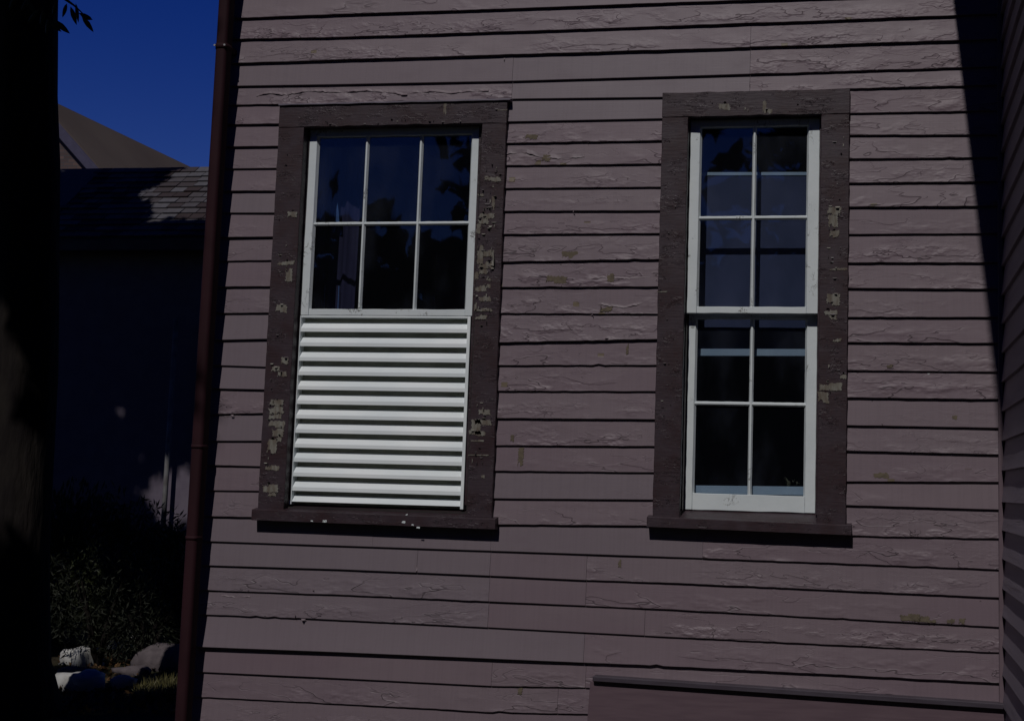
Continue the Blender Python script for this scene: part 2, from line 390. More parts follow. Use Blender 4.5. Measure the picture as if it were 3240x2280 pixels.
top_specs = [
    ([XL, -1.2, XR], [cr(.6), cr(.5)]), ([XL, XR], [cr(.5)]), ([XL, -0.8, XR], [cr(.5), cr(.7)]), ([XL, XR], [cr(.6)]),
    ([XL, -2.1, XR], [cr(.5), cr(.6)]), ([XL, XR], [cr(.4)]), ([XL, J1, XR], [cr(.5), cr(.8)]),
    ([XL, XR], [cr(.55, .1)]),                                   # row whose butt is the first line in view
    ([XL, XR], [cr(.85, .1)]), ([XL, J2, XR], [cr(.75, .2), cr(.8, .4)]), ([XL, J1, J2, XR], [sm(.6), sm(.75), cr(1.0, .3, .1)]),
    ([XL, J1, J2, XR], [cr(1.1, .2, .3), sm(.8), cr(.9, .2, .2)])]
for k in range(12):
    cuts, sp = top_specs[k]; row(LT[k + 1], LT[k], cuts, sp, k * 1.7, {7: .015, 8: .014, 9: .0145, 10: .012}.get(k, TH))
XLR, XML, XMR, XRL = -2.625, -1.685, -0.85, -0.175             # board ends hidden under the casings
lspec = [.7, .3, .35, .5, 0, .2, .6, .6, .45, 0, 0, 0, .8, 0, .2, .4, .5]
mspec = [0, .8, 1.1, .7, .5, .6, 1.0, 1.1, 1.1, 1.2, 1.0, .9, .6, .9, .6, .1, .8]
rspec = [.8, .8, .8, .7, 1.0, .4, .9, .7, .6, .8, .7, 1.1, .3, .7, .4, .5, 1.1]
for k in range(17):
    pl = LT[-1] if k == 0 else LL[k - 1]; pm = LT[-1] if k == 0 else LM[k - 1]; pr_ = LT[-1] if k == 0 else LR[k - 1]
    clapboard(LL[k], pl, XL, XLR, lspec[k], .1, 0.7 if lspec[k] < .1 else random.random() * .4, TH + random.uniform(-.001, .003), 40 + k)
    clapboard(LM[k], pm, XML, XMR, mspec[k], .6, 0.8 if mspec[k] < .2 else random.random() * .3, {9: .015}.get(k, TH + random.uniform(-.001, .003)), 70 + k)
    clapboard(LR[k], pr_, XRL, XR, rspec[k], .4, random.random() * .3, TH + random.uniform(-.0005, .003), 100 + k)
# the three courses end under the sills; the first full course carries on below them
fL, fM, fR = LL[-1], LM[-1], LR[-1]
def join(x): return fL(x) if x < -2.2 else (fM(x) if x < -0.5 else fR(x))
clapboard(LF[0], fL, XL, -2.15, 0, 0, .8, TH, 131); clapboard(LF[0], fM, -2.1494, J3, 0, 0, .8, TH, 132)
clapboard(LF[0], fM, J3 + .0008, -0.7, .05, 0, .7, TH, 133); clapboard(LF[0], lambda x: fR(max(x, -0.2)), -0.6992, XR, 1.0, .2, .2, TH, 134)
low_specs = [([XL, xat(935, 1250), J3, J4, XR], [sm(.9), sm(.8), sm(.3), cr(.7, .3, .3)]),
             ([XL, J3, J4, XR], [cr(.8, 0, .8), sm(.2), cr(.75, .2, .1)]),
             ([XL, J3, J5, XR], [cr(.8, 0, .7), sm(.1), cr(.9, .9, .1)]),
             ([XL, J4, XR], [sm(.7), cr(.8, .2, .1)]),
             ([XL, xat(1102, 1510), J4 + .01, XR], [sm(.0), cr(.8, .3, .1), cr(.8, .1, .1)]),
             ([XL, -1.3, XR], [cr(.9, .2), cr(.8, .2)]), ([XL, XR], [cr(.6)]), ([XL, -0.9, XR], [cr(.6), sm(.2)]), ([XL, XR], [cr(.5)])]
for k in range(9):
    cuts, sp = low_specs[k]; row(LF[k + 1], LF[k], cuts, sp, 150 + k * 1.3, (lambda x: max(.014, .0255 - .0042 * (x + 2.98))) if k == 3 else TH)
ZB = LF[-1](0) - 0.0
FOUND = simple('fieldstone_foundation', (0.09, 0.085, 0.08), (0.05, 0.048, 0.045), 0.9, (5, 5, 7), 0.1, 0.02)
box('foundation', XL + .02, XR, 0.02, 0.4, -0.3, 0.33, FOUND, house)

# --- sheathing round the two openings, and the dim rooms behind
O1 = (-2.575, -1.735, 1.47, 3.20); O2 = (-0.802, -0.222, 1.46, 3.19)
ys0, ys1 = 0.0165, 0.15
for (a, b, c, d) in ((XL + .01, O1[0], 0.3, 4.75), (O1[1], O2[0], 0.3, 4.75), (O2[1], XR, 0.3, 4.75),
                     (O1[0], O1[1], 0.3, O1[2]), (O1[0], O1[1], O1[3], 4.75), (O2[0], O2[1], 0.3, O2[2]), (O2[0], O2[1], O2[3], 4.75)):
    box('sheathing_panel', a, b, ys0, ys1, c, d, BLACKWOOD, house)
box('room_wall', -3.0, 0.6, 3.0, 3.1, 0.0, 4.75, ROOM, house); box('side_wall', -2.995, -2.9, 0.151, 5.0, 0.0, 4.75, MAUVE, house)
box('room_floor', -2.9, 0.6, 0.151, 3.0, 0.3, 0.4, ROOM, house); box('room_ceiling', -2.9, 0.6, 0.151, 3.0, 3.9, 4.0, ROOM, house)
box('room_partition', -1.3, -1.2, 0.151, 3.0, 0.4, 3.9, ROOM, house)
SHING = simple('grey_roof_felt', (0.05, 0.05, 0.05), (0.035, 0.035, 0.036), 0.9)
link('roof', [(-3.1, -0.46, 4.78), (4.6, -0.46, 4.78), (4.6, 3.2, 6.9), (-3.1, 3.2, 6.9), (-3.1, -0.46, 4.7), (4.6, -0.46, 4.7), (4.6, 5.6, 4.7), (-3.1, 5.6, 4.7)],  # eave out of view, drawn forward to cut sky light on the wall
     [(0, 1, 2, 3), (4, 5, 1, 0), (7, 6, 5, 4), (3, 2, 6, 7), (0, 3, 7, 4), (1, 5, 6, 2)], SHING, house)

# ------------------------------------------------------------------ windows
YC = -0.020              # front of the casing boards
def jag_patch(name, x0, x1, z0, z1, yfun, mat, parent, seed, th=0.0006):
    """an irregular flat chip where the paint has come away"""
    rr = random.Random(seed); pts = []
    nx, nz = max(3, int((x1 - x0) / .0035)), max(3, int((z1 - z0) / .0035)); w_, h_ = x1 - x0, z1 - z0
    def jj(a): return rr.uniform(-a, a)
    ax, az = min(w_ * .13, .0035), min(h_ * .16, .003); sh_ = rr.uniform(-.14, .14) * w_; tp = rr.uniform(-.12, .12) * h_
    step = rr.random() < .5
    for i in range(nx): pts.append((x0 + w_ * i / nx + jj(ax * .5), z1 + jj(az) - (h_ * .3 if step and i < nx * .4 else 0)))
    for i in range(nz): pts.append((x1 + jj(ax), z1 - h_ * i / nz))
    for i in range(nx): pts.append((x1 - w_ * i / nx + jj(ax * .5), z0 + jj(az) + (h_ * .25 if (not step) and i > nx * .6 else 0)))
    for i in range(nz): pts.append((x0 + jj(ax), z0 + h_ * i / nz))
    pts = [(x + sh_ * (z - z0) / h_, z + tp * (x - x0) / w_ + .0012 * mnoise.noise(Vector((x * 190, z * 190, seed)))) for x, z in pts]
    n = len(pts); vs = [(x, yfun(x, z) - th, z) for x, z in pts] + [(x, yfun(x, z) + .0004, z) for x, z in pts]
    fs = [tuple(range(n))] + [(i, (i + 1) % n, n + (i + 1) % n, n + i) for i in range(n)]
    o = link(name, vs, fs, mat, parent); bpyfix(o); return o
def paint_flake(x, z, w_, h_, lift, parent, mat, yb=YC, seed=0, down=True):
    """a curl of paint lifting off the board"""
    rr = random.Random(seed); vs = []; fs = []; n = 5; vert = rr.random() < .35
    for i in range(n + 1):
        t = i / n; a = t * rr.uniform(1.3, 1.9)
        dz = math.sin(a) * h_; dy = (1 - math.cos(a)) * lift
        for s in (-.5, .5):
            jx = rr.uniform(-.14, .14) - s * t * .75
            if vert: vs.append((x + dz * .8, yb - .0006 - dy, z + (s + jx) * w_))
            else: vs.append((x + (s + jx) * w_, yb - .0006 - dy, z + (-dz if down else dz)))
    for i in range(n): fs.append((2 * i, 2 * i + 1, 2 * i + 3, 2 * i + 2))
    o = link('paint_flake', vs, fs, mat, parent)
    so_ = o.modifiers.new('thick', 'SOLIDIFY'); so_.thickness = .0008
    return o
FLAKE = simple('curled_brown_paint', (0.06, 0.045, 0.05), (0.04, 0.03, 0.034), 0.45, spec=0.5)
FLAKE_PALE = simple('curled_paint_underside', (0.28, 0.27, 0.23), (0.18, 0.17, 0.15), 0.6)

def muntin(parent, p0, p1, vert, y, wf=.0065, wb=.018, dp=.016):
    """glazing bar with a narrow front fillet and bevelled putty sides; y = its front"""
    prof = [(-wf / 2, 0), (wf / 2, 0), (wb / 2, dp * .75), (wb / 2, dp), (-wb / 2, dp), (-wb / 2, dp * .75)]
    vs = []; n = 14
    for i in range(n + 1):
        t = i / n; w_ = mnoise.noise(Vector((t * 9, p0[0] * 7, p0[1] * 5))) * .0012
        for a, d in prof:
            if vert: vs.append((p0[0] + (p1[0] - p0[0]) * t + a + w_ * (1 if a > 0 else -.4), y + d, p0[1] + (p1[1] - p0[1]) * t))
            else: vs.append((p0[0] + (p1[0] - p0[0]) * t, y + d, p0[1] + (p1[1] - p0[1]) * t + a + w_ * (1 if a > 0 else -.4)))
    k = 6; fs = []
    for i in range(n):
        for j in range(k): a, b = i * k + j, i * k + (j + 1) % k; fs.append((a, b, b + k, a + k))
    fs += [tuple(range(k)), tuple(range(n * k, n * k + k))]
    o = link('muntin', vs, fs, WHITE, parent); bpyfix(o); return o
def pane(parent, x0, x1, z0, z1, y):
    return box('pane', x0, x1, y, y + .003, z0, z1, GLASS, parent)

def mean_x(pts, y): return sum(at(a, b, y).x for a, b in pts) / len(pts)
def mean_z(pts, y): return sum(at(a, b, y).z for a, b in pts) / len(pts)

def casing_set(win, outer, inner, ztop, zhead, zsill, seed):
    (xo0, xo1), (xi0, xi1) = outer, inner
    rough_board('side_casing', xo0, xi0, zsill - .004, zhead - .0012, YC, .02, TRIM, win, .0012, .02, seed)
    rough_board('side_casing', xi1, xo1, zsill - .004, zhead - .0012, YC, .02, TRIM, win, .0014, .02, seed + 3)
    rough_board('head_casing', xo0 - .001, xo1 + .001, zhead, ztop, YC - .0012, .02, TRIM, win, .0016, .02, seed + 6)
    # jamb lining inside the opening
    box('jamb', xi0 - .02, xi0, .0202, .16, zsill, zhead + .02, TRIM, win); box('jamb', xi1, xi1 + .02, .0202, .16, zsill, zhead + .02, TRIM, win)
    box('head_jamb', xi0, xi1, .0202, .16, zhead, zhead + .02, TRIM, win)

# --- left window: three over three sash above a fixed louver
win = link('window_subframe', [(-2.58, .13, 1.47), (-2.57, .13, 1.47), (-2.57, .14, 1.47), (-2.58, .14, 1.47),
                               (-2.58, .13, 3.18), (-2.57, .13, 3.18), (-2.57, .14, 3.18), (-2.58, .14, 3.18)],
           [(0, 1, 2, 3), (4, 5, 6, 7), (0, 1, 5, 4), (1, 2, 6, 5), (2, 3, 7, 6), (3, 0, 4, 7)], TRIM, house)
win.name = 'window'; tag(win, 'left window with six panes above a white louvered vent')
yS = 0.034
xo = (mean_x([(628, 235), (577, 1140)], YC), mean_x([(1137, 235), (1103, 1150)], YC))
xi = (mean_x([(683, 282), (636, 1130)], YC), mean_x([(1082, 282), (1045, 1150)], YC))
zt = mean_z([(628, 237), (1137, 229)], YC); zh = mean_z([(683, 283), (1080, 279)], YC)
zs = mean_z([(570, 1140), (1103, 1160)], YC)
casing_set(win, xo, xi, zt, zh, zs, 1)
W1i = xi; W1z = (zs, zh)
CAPM = simple('drip_cap_metal', (0.20, 0.175, 0.21), (0.13, 0.115, 0.14), 0.45)
rough_board('drip_cap', xo[0] - .004, xo[1] + .016, zt + .0012, zt + .010, -.030, .012, CAPM, win, .0012, .03, 12)
# sill
def sill(win, q, yf, ztop, x0, x1, ysash):
    tl, tr, br, bl = [at(*p, yf) for p in q]
    zt_, zb_ = (tl.z + tr.z) / 2, (bl.z + br.z) / 2; xa, xb = (tl.x + bl.x) / 2, (tr.x + br.x) / 2
    n = 40; vs = []; fs = []
    for i in range(n + 1):
        t = i / n; x = xa + (xb - xa) * t; e = mnoise.noise(Vector((x * 14, yf, 2))) * .0012; zl = (tl.z + (tr.z - tl.z) * t); zl2 = (bl.z + (br.z - bl.z) * t)
        vs += [(x, yf, zl2 + e), (x, yf + e, zl + e - .002), (x, yf + .002, zl + e), (x, .02, zl + .010), (x, .02, zl2 - .004)]
    for i in range(n):
        for j in range(5): a, b = i * 5 + j, i * 5 + (j + 1) % 5; fs.append((a, b, b + 5, a + 5))
    fs += [tuple(range(5)), tuple(range(n * 5, n * 5 + 5))]
    o = link('sill', vs, fs, TRIM, win); bpyfix(o)
    zz = zt_ + .006
    vs = [(x0, -.019, zz - .003), (x1, -.019, zz - .003), (x1, .16, ztop + .02), (x0, .16, ztop + .02), (x0, -.019, zz - .04), (x1, -.019, zz - .04), (x1, .16, zz - .04), (x0, .16, zz - .04)]
    vs[2] = (x1, .16, ztop + .022); vs[3] = (x0, .16, ztop + .022)
    o = link('sill_slope', vs, [(0, 1, 2, 3), (4, 5, 6, 7), (0, 1, 5, 4), (1, 2, 6, 5), (2, 3, 7, 6), (3, 0, 4, 7)], TRIM, win); bpyfix(o)
    return zt_, zb_
YSILL = -.048
zlb = mean_z([(645, 1128), (1035, 1143)], yS)          # bottom of the louver frame
sill(win, [(560, 1141), (1110, 1163), (1110, 1186), (568, 1165)], YSILL, zlb - .004, xi[0] + .001, xi[1] - .001, yS)

def sash(win, xL, xR, zT, zB, y, sl, sr, rt, rb, cols, rows, glass=True):
    """stiles, rails, glazing bars and one pane per light"""
    d = .034
    rough_board('sash_stile', xL, xL + sl, zB, zT, y, y + d, WHITE, win, .0007, .03, xL)
    rough_board('sash_stile', xR - sr, xR, zB, zT, y, y + d, WHITE, win, .0007, .03, xR)
    rough_board('bottom_rail', xL + sl + .0006, xR - sr - .0006, zB, zB + rb, y + .0012, y + d, WHITE, win, .0008, .03, zB)
    rough_board('top_rail', xL + sl + .0006, xR - sr - .0006, zT - rt, zT, y + .0012, y + d, WHITE, win, .0008, .03, zT)
    gx0, gx1, gz0, gz1 = xL + sl, xR - sr, zB + rb, zT - rt
    # putty fillets round the glass
    bx = [gx0] + cols + [gx1]; bz = [gz0] + rows + [gz1]
    for c in cols: muntin(win, (c, gz0), (c, gz1), True, y + .004)
    for r in rows:
        for j in range(len(bx) - 1):
            muntin(win, (bx[j] + (.004 if j else 0), r), (bx[j + 1] - (.004 if j < len(bx) - 2 else 0), r), False, y + .0048)
    for sgn, x in ((1, gx0), (-1, gx1)):
        vs = [(x, y + .003, gz0), (x + sgn * .007, y + .017, gz0), (x, y + .019, gz0), (x, y + .003, gz1), (x + sgn * .007, y + .017, gz1), (x, y + .019, gz1)]
        bpyfix(link('putty_fillet', vs, [(0, 1, 2), (3, 5, 4), (0, 3, 4, 1), (1, 4, 5, 2), (2, 5, 3, 0)], WHITE, win))
    for i in range(len(bx) - 1):
        for j in range(len(bz) - 1):
            pane(win, bx[i] + (.002 if i else .001), bx[i + 1] - (.002 if i < len(bx) - 2 else .001), bz[j] + .001, bz[j + 1] - .001, y + .0175)

xa = mean_x([(692, 320), (677, 690)], yS); xb = mean_x([(1079, 320), (1054, 690)], yS)
slw = mean_x([(711, 320), (692, 690)], yS) - xa; srw = xb - mean_x([(1063, 320), (1038, 690)], yS)
c1 = mean_x([(823, 320), (803, 690)], yS); c2 = mean_x([(945, 320), (925, 690)], yS); rz = mean_z([(710, 500), (1050, 500)], yS)
zb1 = mean_z([(690, 707), (1040, 708)], yS); zb1t = mean_z([(690, 692), (1040, 694)], yS)
sash(win, xa, xb, zh + .012, zb1, yS, slw, srw, .045, zb1t - zb1, [c1, c2], [rz])
# blind stops filling jamb to sash
box('blind_stop', xi[0], xa - .0006, yS - .004, .13, zlb + .02, zh, TRIM, win); 
if xi[1] > xb + .001: box('blind_stop', xb + .0006, xi[1], yS - .004, .13, zlb + .02, zh, TRIM, win)
# louver
yV = yS + .001
lx0, lx1 = mean_x([(668, 720), (643, 1120)], yV), mean_x([(1056, 720), (1038, 1120)], yV)
fl, fr = mean_x([(676, 720), (652, 1120)], yV), mean_x([(1049, 720), (1031, 1120)], yV)
ztv = zb1 - .0012
box('louver_stile', lx0, fl, yV, yV + .05, zlb, ztv, ENAMEL, win, .001); box('louver_stile', fr, lx1, yV, yV + .05, zlb, ztv, ENAMEL, win, .001)
box('louver_rail', fl + .0004, fr - .0004, yV + .001, yV + .05, ztv - .008, ztv, ENAMEL, win, .001)
box('louver_back', lx0, lx1, yV + .052, yV + .06, zlb, ztv, simple('grey_louver_backing', (0.42, 0.43, 0.36), (0.32, 0.33, 0.27), 0.8), win)
for i in range(13):
    yb_ = yV + .030
    zbk = (at(665, 722.6 + 32.45 * i, yb_).z + at(1050, 725 + 32.65 * i, yb_).z) / 2      # back top edge of the blade
    zf = zbk - .0285; zl_ = zf - .0165
    if i == 12: zl_ = max(zl_, zlb - .004); zl_ = zf - .001
    dz = random.uniform(-.0007, .0007)
    p = [(yb_, zbk), (yV + .0035, zf), (yV + .003, zl_), (yV + .0045, zl_), (yV + .006, zf - .001), (yb_ + .001, zbk - .002)]
    p = [(a, b + dz) for a, b in p]
    vs = [(fl + .0003, a, b) for a, b in p] + [(fr - .0003, a, b + random.uniform(-.0004, .0004)) for a, b in p]
    fs = [(j, (j + 1) % 6, 6 + (j + 1) % 6, 6 + j) for j in range(6)] + [(0, 1, 2, 3, 4, 5), (11, 10, 9, 8, 7, 6)]
    bpyfix(link('louver_slat', vs, fs, ENAMEL, win))
# curtain in the left column of panes; pale pieces imitate sun on it
def curtain(win, px0, px1, py0, py1, y, mat, nm='curtain'):
    A, B = at(px0, py0, y), at(px1, py1, y); n = 26; vs = []
    for i in range(n + 1):
        t = i / n; x = A.x + (B.x - A.x) * t; yy = y + math.sin(t * 22) * .012 + .006 * math.sin(t * 47)
        vs += [(x, yy, A.z), (x + .006 * math.sin(t * 9), yy + .01, (A.z + B.z) / 2), (x, yy, B.z)]
    fs = []
    for i in range(n):
        for j in range(2): a = i * 3 + j; fs.append((a, a + 1, a + 4, a + 3))
    return link(nm, vs, fs, mat, win, True)
curtain(win, 700, 790, 250, 760, .26, CURTAIN)
for px in (726, 757):
    A = at(px, 455, .235); B = at(px - 4, 492, .235)
    link('curtain_sun_patch', [(A.x, .235, A.z), (A.x - .012, .235, B.z + .02), (A.x - .010, .235, B.z - .03), (A.x + .014, .235, B.z - .03), (A.x + .010, .235, B.z + .02)], [(0, 1, 2, 3, 4)], CURT_SUNLIT, win)
    A = at(px + 2, 640, .235); B = at(px - 2, 720, .235)
    link('curtain_sun_patch', [(A.x, .235, A.z), (A.x + .004, .235, A.z), (B.x + .005, .235, B.z), (B.x, .235, B.z)], [(0, 1, 2, 3)], CURT_SUNLIT, win)
win1 = win

# --- right window: double hung, two over two
yU, yLo = 0.034, 0.083
xo = (mean_x([(1487, 205), (1462, 1155)], YC), mean_x([(1905, 200), (1897, 1168)], YC))
xi = (mean_x([(1543, 260), (1524, 1140)], YC), mean_x([(1841, 260), (1832, 1150)], YC))
zt = mean_z([(1487, 208), (1905, 200)], YC); zh = mean_z([(1543, 260), (1841, 258)], YC)
zs = mean_z([(1462, 1158), (1897, 1173)], YC)
win = box('window', xi[0] - .02, xi[0] - .012, .161, .17, zs, zh, TRIM, house); tag(win, 'right double hung window with eight panes')
casing_set(win, xo, xi, zt, zh, zs, 21)
zlb2 = mean_z([(1536, 1140), (1828, 1152)], yLo)
sill(win, [(1448, 1158), (1909, 1177), (1909, 1199), (1452, 1180)], YSILL, zlb2 - .004, xi[0] + .001, xi[1] - .001, yLo)
xa = mean_x([(1548, 320), (1540, 690)], yU); xb = mean_x([(1839, 320), (1832, 690)], yU)
slw = mean_x([(1571, 320), (1560, 690)], yU) - xa; srw = xb - mean_x([(1813, 320), (1808, 690)], yU)
cm = mean_x([(1692, 310), (1685, 690)], yU); rz = mean_z([(1570, 488), (1810, 486)], yU)
zb2 = mean_z([(1540, 702), (1832, 703)], yU); zb2t = mean_z([(1560, 687), (1808, 688)], yU)
sash(win, xa, xb, zh + .012, zb2, yU, slw, srw, .045, zb2t - zb2, [cm], [rz])
box('blind_stop', xi[0], xa - .0006, yU - .004, .13, zs + .03, zh, TRIM, win)
if xi[1] > xb + .001: box('blind_stop', xb + .0006, xi[1], yU - .004, .13, zs + .03, zh, TRIM, win)
xa2 = mean_x([(1543, 750), (1535, 1140)], yLo); xb2 = mean_x([(1832, 750), (1828, 1140)], yLo)
xa2 = max(xa2, xa - .002)
slw = mean_x([(1560, 750), (1552, 1080)], yLo) - xa2; srw = xb2 - mean_x([(1808, 750), (1806, 1080)], yLo)
cm2 = mean_x([(1684, 750), (1682, 1080)], yLo); rz2 = mean_z([(1560, 904), (1806, 906)], yLo)
zr2 = mean_z([(1555, 1106), (1806, 1111)], yLo)
sash(win, xa2, xb2, zb2 + .012, zlb2, yLo, slw, srw, .03, zr2 - zlb2, [cm2], [rz2])
# inside: a half lowered blue-grey cloth shade hanging between two rails, and the rail of an inner screen
yI = .165
def inner_bar(p0, p1, p2, y, mat, nm):
    A, B, D_ = at(*p0, y), at(*p1, y), at(*p2, y)
    return slab(nm, [(xi[0] + .02, A.z), (xi[1] - .004, B.z), (xi[1] - .004, B.z - (A.z - D_.z)), (xi[0] + .02, D_.z)], y, y + .02, mat, win, .002)
b1 = inner_bar((1582, 386), (1812, 386), (1582, 394), yI, STORM, 'shade_rail')
b2 = inner_bar((1566, 782), (1806, 782), (1566, 798), yI, STORM, 'shade_rail')
z1 = at(1700, 392, yI).z; z2 = at(1700, 785, yI).z
slab('shade_cloth', rect(xi[0] + .025, xi[1] - .006, z2, z1), yI + .004, yI + .008, SHADE, win)
inner_bar((1560, 1088), (1806, 1090), (1560, 1108), .13, STORM, 'screen_rail')
win2 = win

# --- where the trim paint has gone: chips of bare wood and curls
def chips(win, ox, oy, k, lst, mat=BARE, y=YC, yfun=None):
    """corner boxes read off enlargements of the photo: origin ox, oy in photo pixels and k = enlargement"""
    for i, (a, b, c, d) in enumerate(lst):
        f = 2296 / 3240
        P = at((ox + a / k) * f, (oy + b / k) * f, y); Q = at((ox + c / k) * f, (oy + d / k) * f, y)
        jag_patch('bare_patch', P.x, max(Q.x, P.x + .006), Q.z, max(P.z, Q.z + .005), yfun or (lambda x, z: y - .0016), mat, win, hash((a, b, ox)) % 9999)
        if win in (win1, win2) and (Q.x - P.x) > .02:
            rr = random.Random(i * 7 + a)
            paint_flake(rr.uniform(P.x, Q.x), P.z + .003, rr.uniform(.010, .024), rr.uniform(.003, .008), rr.uniform(.004, .012), win,
                        FLAKE if rr.random() < .6 else FLAKE_PALE, y - .0012, i * 13 + a, rr.random() < .5)
chips(win1, 1440, 560, 3.366, [(330, 0, 490, 45), (250, 395, 410, 445), (250, 440, 360, 495), (228, 500, 268, 605), (242, 722, 295, 925), (292, 782, 400, 850),
      (250, 905, 400, 975), (250, 975, 335, 1030), (212, 1000, 250, 1085), (215, 1160, 330, 1220), (330, 1080, 385, 1104), (345, 1140, 380, 1185),
      (262, 1268, 380, 1318), (206, 1330, 226, 1425), (228, 1398, 405, 1428), (218, 1472, 335, 1515), (245, 180, 310, 205), (395, 205, 420, 345)])
chips(win1, 1080, 760, 2.126, [(928, 1140, 1005, 1175), (905, 1205, 1010, 1240), (880, 1205, 940, 1310), (865, 1280, 970, 1312), (870, 1340, 960, 1354),
      (850, 1438, 985, 1448), (943, 1580, 965, 1600)])
chips(win1, 780, 560, 1.495, [(197, 163, 238, 190), (150, 398, 222, 416), (187, 430, 215, 492), (142, 603, 190, 638), (168, 853, 198, 886), (120, 898, 155, 920),
      (150, 920, 190, 945), (108, 1052, 170, 1085), (112, 1085, 178, 1120), (108, 1122, 165, 1143), (106, 1152, 178, 1185), (125, 1185, 175, 1225), (145, 1225, 165, 1250),
      (102, 1240, 140, 1308), (92, 1362, 154, 1386), (82, 1450, 150, 1490), (105, 1490, 140, 1508)])
chips(win1, 1080, 0, 2.126, [(690, 695, 705, 772), (1040, 738, 1110, 744)])
chips(win2, 2160, 0, 2.126, [(970, 1395, 1055, 1450), (985, 1450, 1045, 1530), (988, 1555, 1048, 1600), (250, 702, 322, 742), (538, 680, 562, 762), (562, 735, 600, 764)])
chips(win2, 2160, 760, 2.126, [(972, 362, 1055, 440), (955, 470, 1040, 500), (990, 500, 1038, 530), (990, 188, 1103, 202), (1010, 663, 1065, 684),
      (1062, 903, 1100, 932), (918, 957, 1068, 1012), (918, 1015, 985, 1088)])
chips(win2, 1080, 760, 2.126, [(2122, 345, 2184, 351)])
for px, py, a_ in ((905, 1170, .007), (925, 1176, .005), (938, 1182, .006), (728, 1168, .009), (700, 1167, .005), (912, 1153, .004)):
    P = at(px, py, YSILL); jag_patch('paint_speck', P.x - a_, P.x + a_, P.z - a_ * .6, P.z + a_ * .6, lambda x, z: YSILL - .0015, WHITE, win1, int(px))
rf = random.Random(5)
def scatter_flakes(win, x0, x1, z0, z1, n, pale=.25, big=1.0):
    for i in range(n):
        paint_flake(rf.uniform(x0, x1), rf.uniform(z0, z1), rf.uniform(.006, .02) * big, rf.uniform(.002, .006) * big, rf.uniform(.002, .009) * big, win,
                    FLAKE_PALE if rf.random() < pale else FLAKE, YC - .0004, rf.random(), rf.random() < .6)
scatter_flakes(win1, -1.715, -1.645, 2.25, 3.0, 34, .45, 1.15); scatter_flakes(win1, -1.715, -1.645, 2.5, 2.85, 14, .6, 1.4); scatter_flakes(win1, -1.71, -1.65, 1.6, 2.2, 8); scatter_flakes(win1, -2.66, -2.60, 1.55, 3.1, 26)
scatter_flakes(win1, -2.5, -1.75, 3.19, 3.21, 14, .1, 1.1)
scatter_flakes(win2, -.20, -.13, 2.1, 3.1, 26, .2); scatter_flakes(win2, -.89, -.84, 1.9, 3.15, 16, .05, .8); scatter_flakes(win2, -.75, -.3, 3.21, 3.26, 8, .4, .9)
# the big pale curl on the left window
p = at(1108, 582, YC); 
o = link('paint_flake', [(p.x - .012, YC - .002, p.z + .028), (p.x - .002, YC - .012, p.z + .036), (p.x + .004, YC - .016, p.z + .002), (p.x + .003, YC - .012, p.z - .03), (p.x - .010, YC - .004, p.z - .026), (p.x - .006, YC - .002, p.z)],
         [(0, 1, 2, 5), (5, 2, 3, 4)], FLAKE_PALE, win1); o.modifiers.new('thick', 'SOLIDIFY').thickness = .001

# --- bare wood on the clapboards
def board_surf(x, z):
    for f0, f1, x0, x1, o in board_list:
        if x0 <= x <= x1 and f0(x) <= z < f1(x): return TH * (z - f0(x)) / (f1(x) - f0(x)), o
    return 0, None
def wall_chips(ox, oy, k, lst):
    for (a, b, c, d) in lst:
        f = 2296 / 3240; P = at((ox + a / k) * f, (oy + b / k) * f); Q = at((ox + c / k) * f, (oy + d / k) * f)
        s, bd = board_surf((P.x + Q.x) / 2, (P.z + Q.z) / 2)
        if bd is None: continue
        jag_patch('bare_patch', P.x, Q.x, Q.z + .001, P.z, lambda x, z: board_surf(x, z)[0] - .0014, BARE_OLIVE, bd, (a * 7 + b) % 997, .0008)
wall_chips(1080, 0, 2.126, [(1240, 905, 1315, 935), (1350, 1040, 1400, 1083)])
wall_chips(1080, 760, 2.126, [(1490, 75, 1600, 122), (1380, 240, 1510, 288), (1790, 220, 1830, 278), (1740, 447, 1815, 480), (1765, 632, 1855, 656), (1916, 700, 1930, 768),
           (1140, 1312, 1160, 1355), (1190, 1395, 1220, 1520)])
wall_chips(2160, 1520, 2.126, [(1467, 890, 1600, 945), (1560, 905, 1662, 950), (1668, 932, 1705, 955), (1778, 928, 1830, 960), (1858, 922, 1896, 962)])
wall_chips(2160, 760, 2.126, [(1812, 1177, 1845, 1205), (1287, 1558, 1388, 1598), (1370, 835, 1410, 860)])
wall_chips(1080, 1520, 2.126, [(1185, 1390, 1215, 1440), (1862, 530, 1880, 585)])
MFLAKE = simple('curled_mauve_paint', (0.19, 0.15, 0.165), (0.15, 0.115, 0.13), 0.5)
for (px, py, ww, hh, lf) in ((1320, 705, .012, .026, .02), (1130, 128, .006, .014, .01), (935, 1270, .006, .018, .008), (1970, 950, .005, .022, .008),
                             (700, 1322, .01, .012, .01), (660, 1380, .02, .01, .012), (680, 1386, .02, .008, .008), (1285, 474, .008, .008, .01), (1316, 320, .006, .008, .01),
                             (905, 208, .05, .012, .010), (1360, 755, .03, .008, .012), (1345, 690, .04, .008, .01), (2040, 62, .01, .006, .006), (1680, 190, .03, .004, .006)):
    P = at(px, py); s, bd = board_surf(P.x, P.z + .004)
    if bd: paint_flake(P.x, P.z, ww, hh, lf, bd, MFLAKE, s, px)

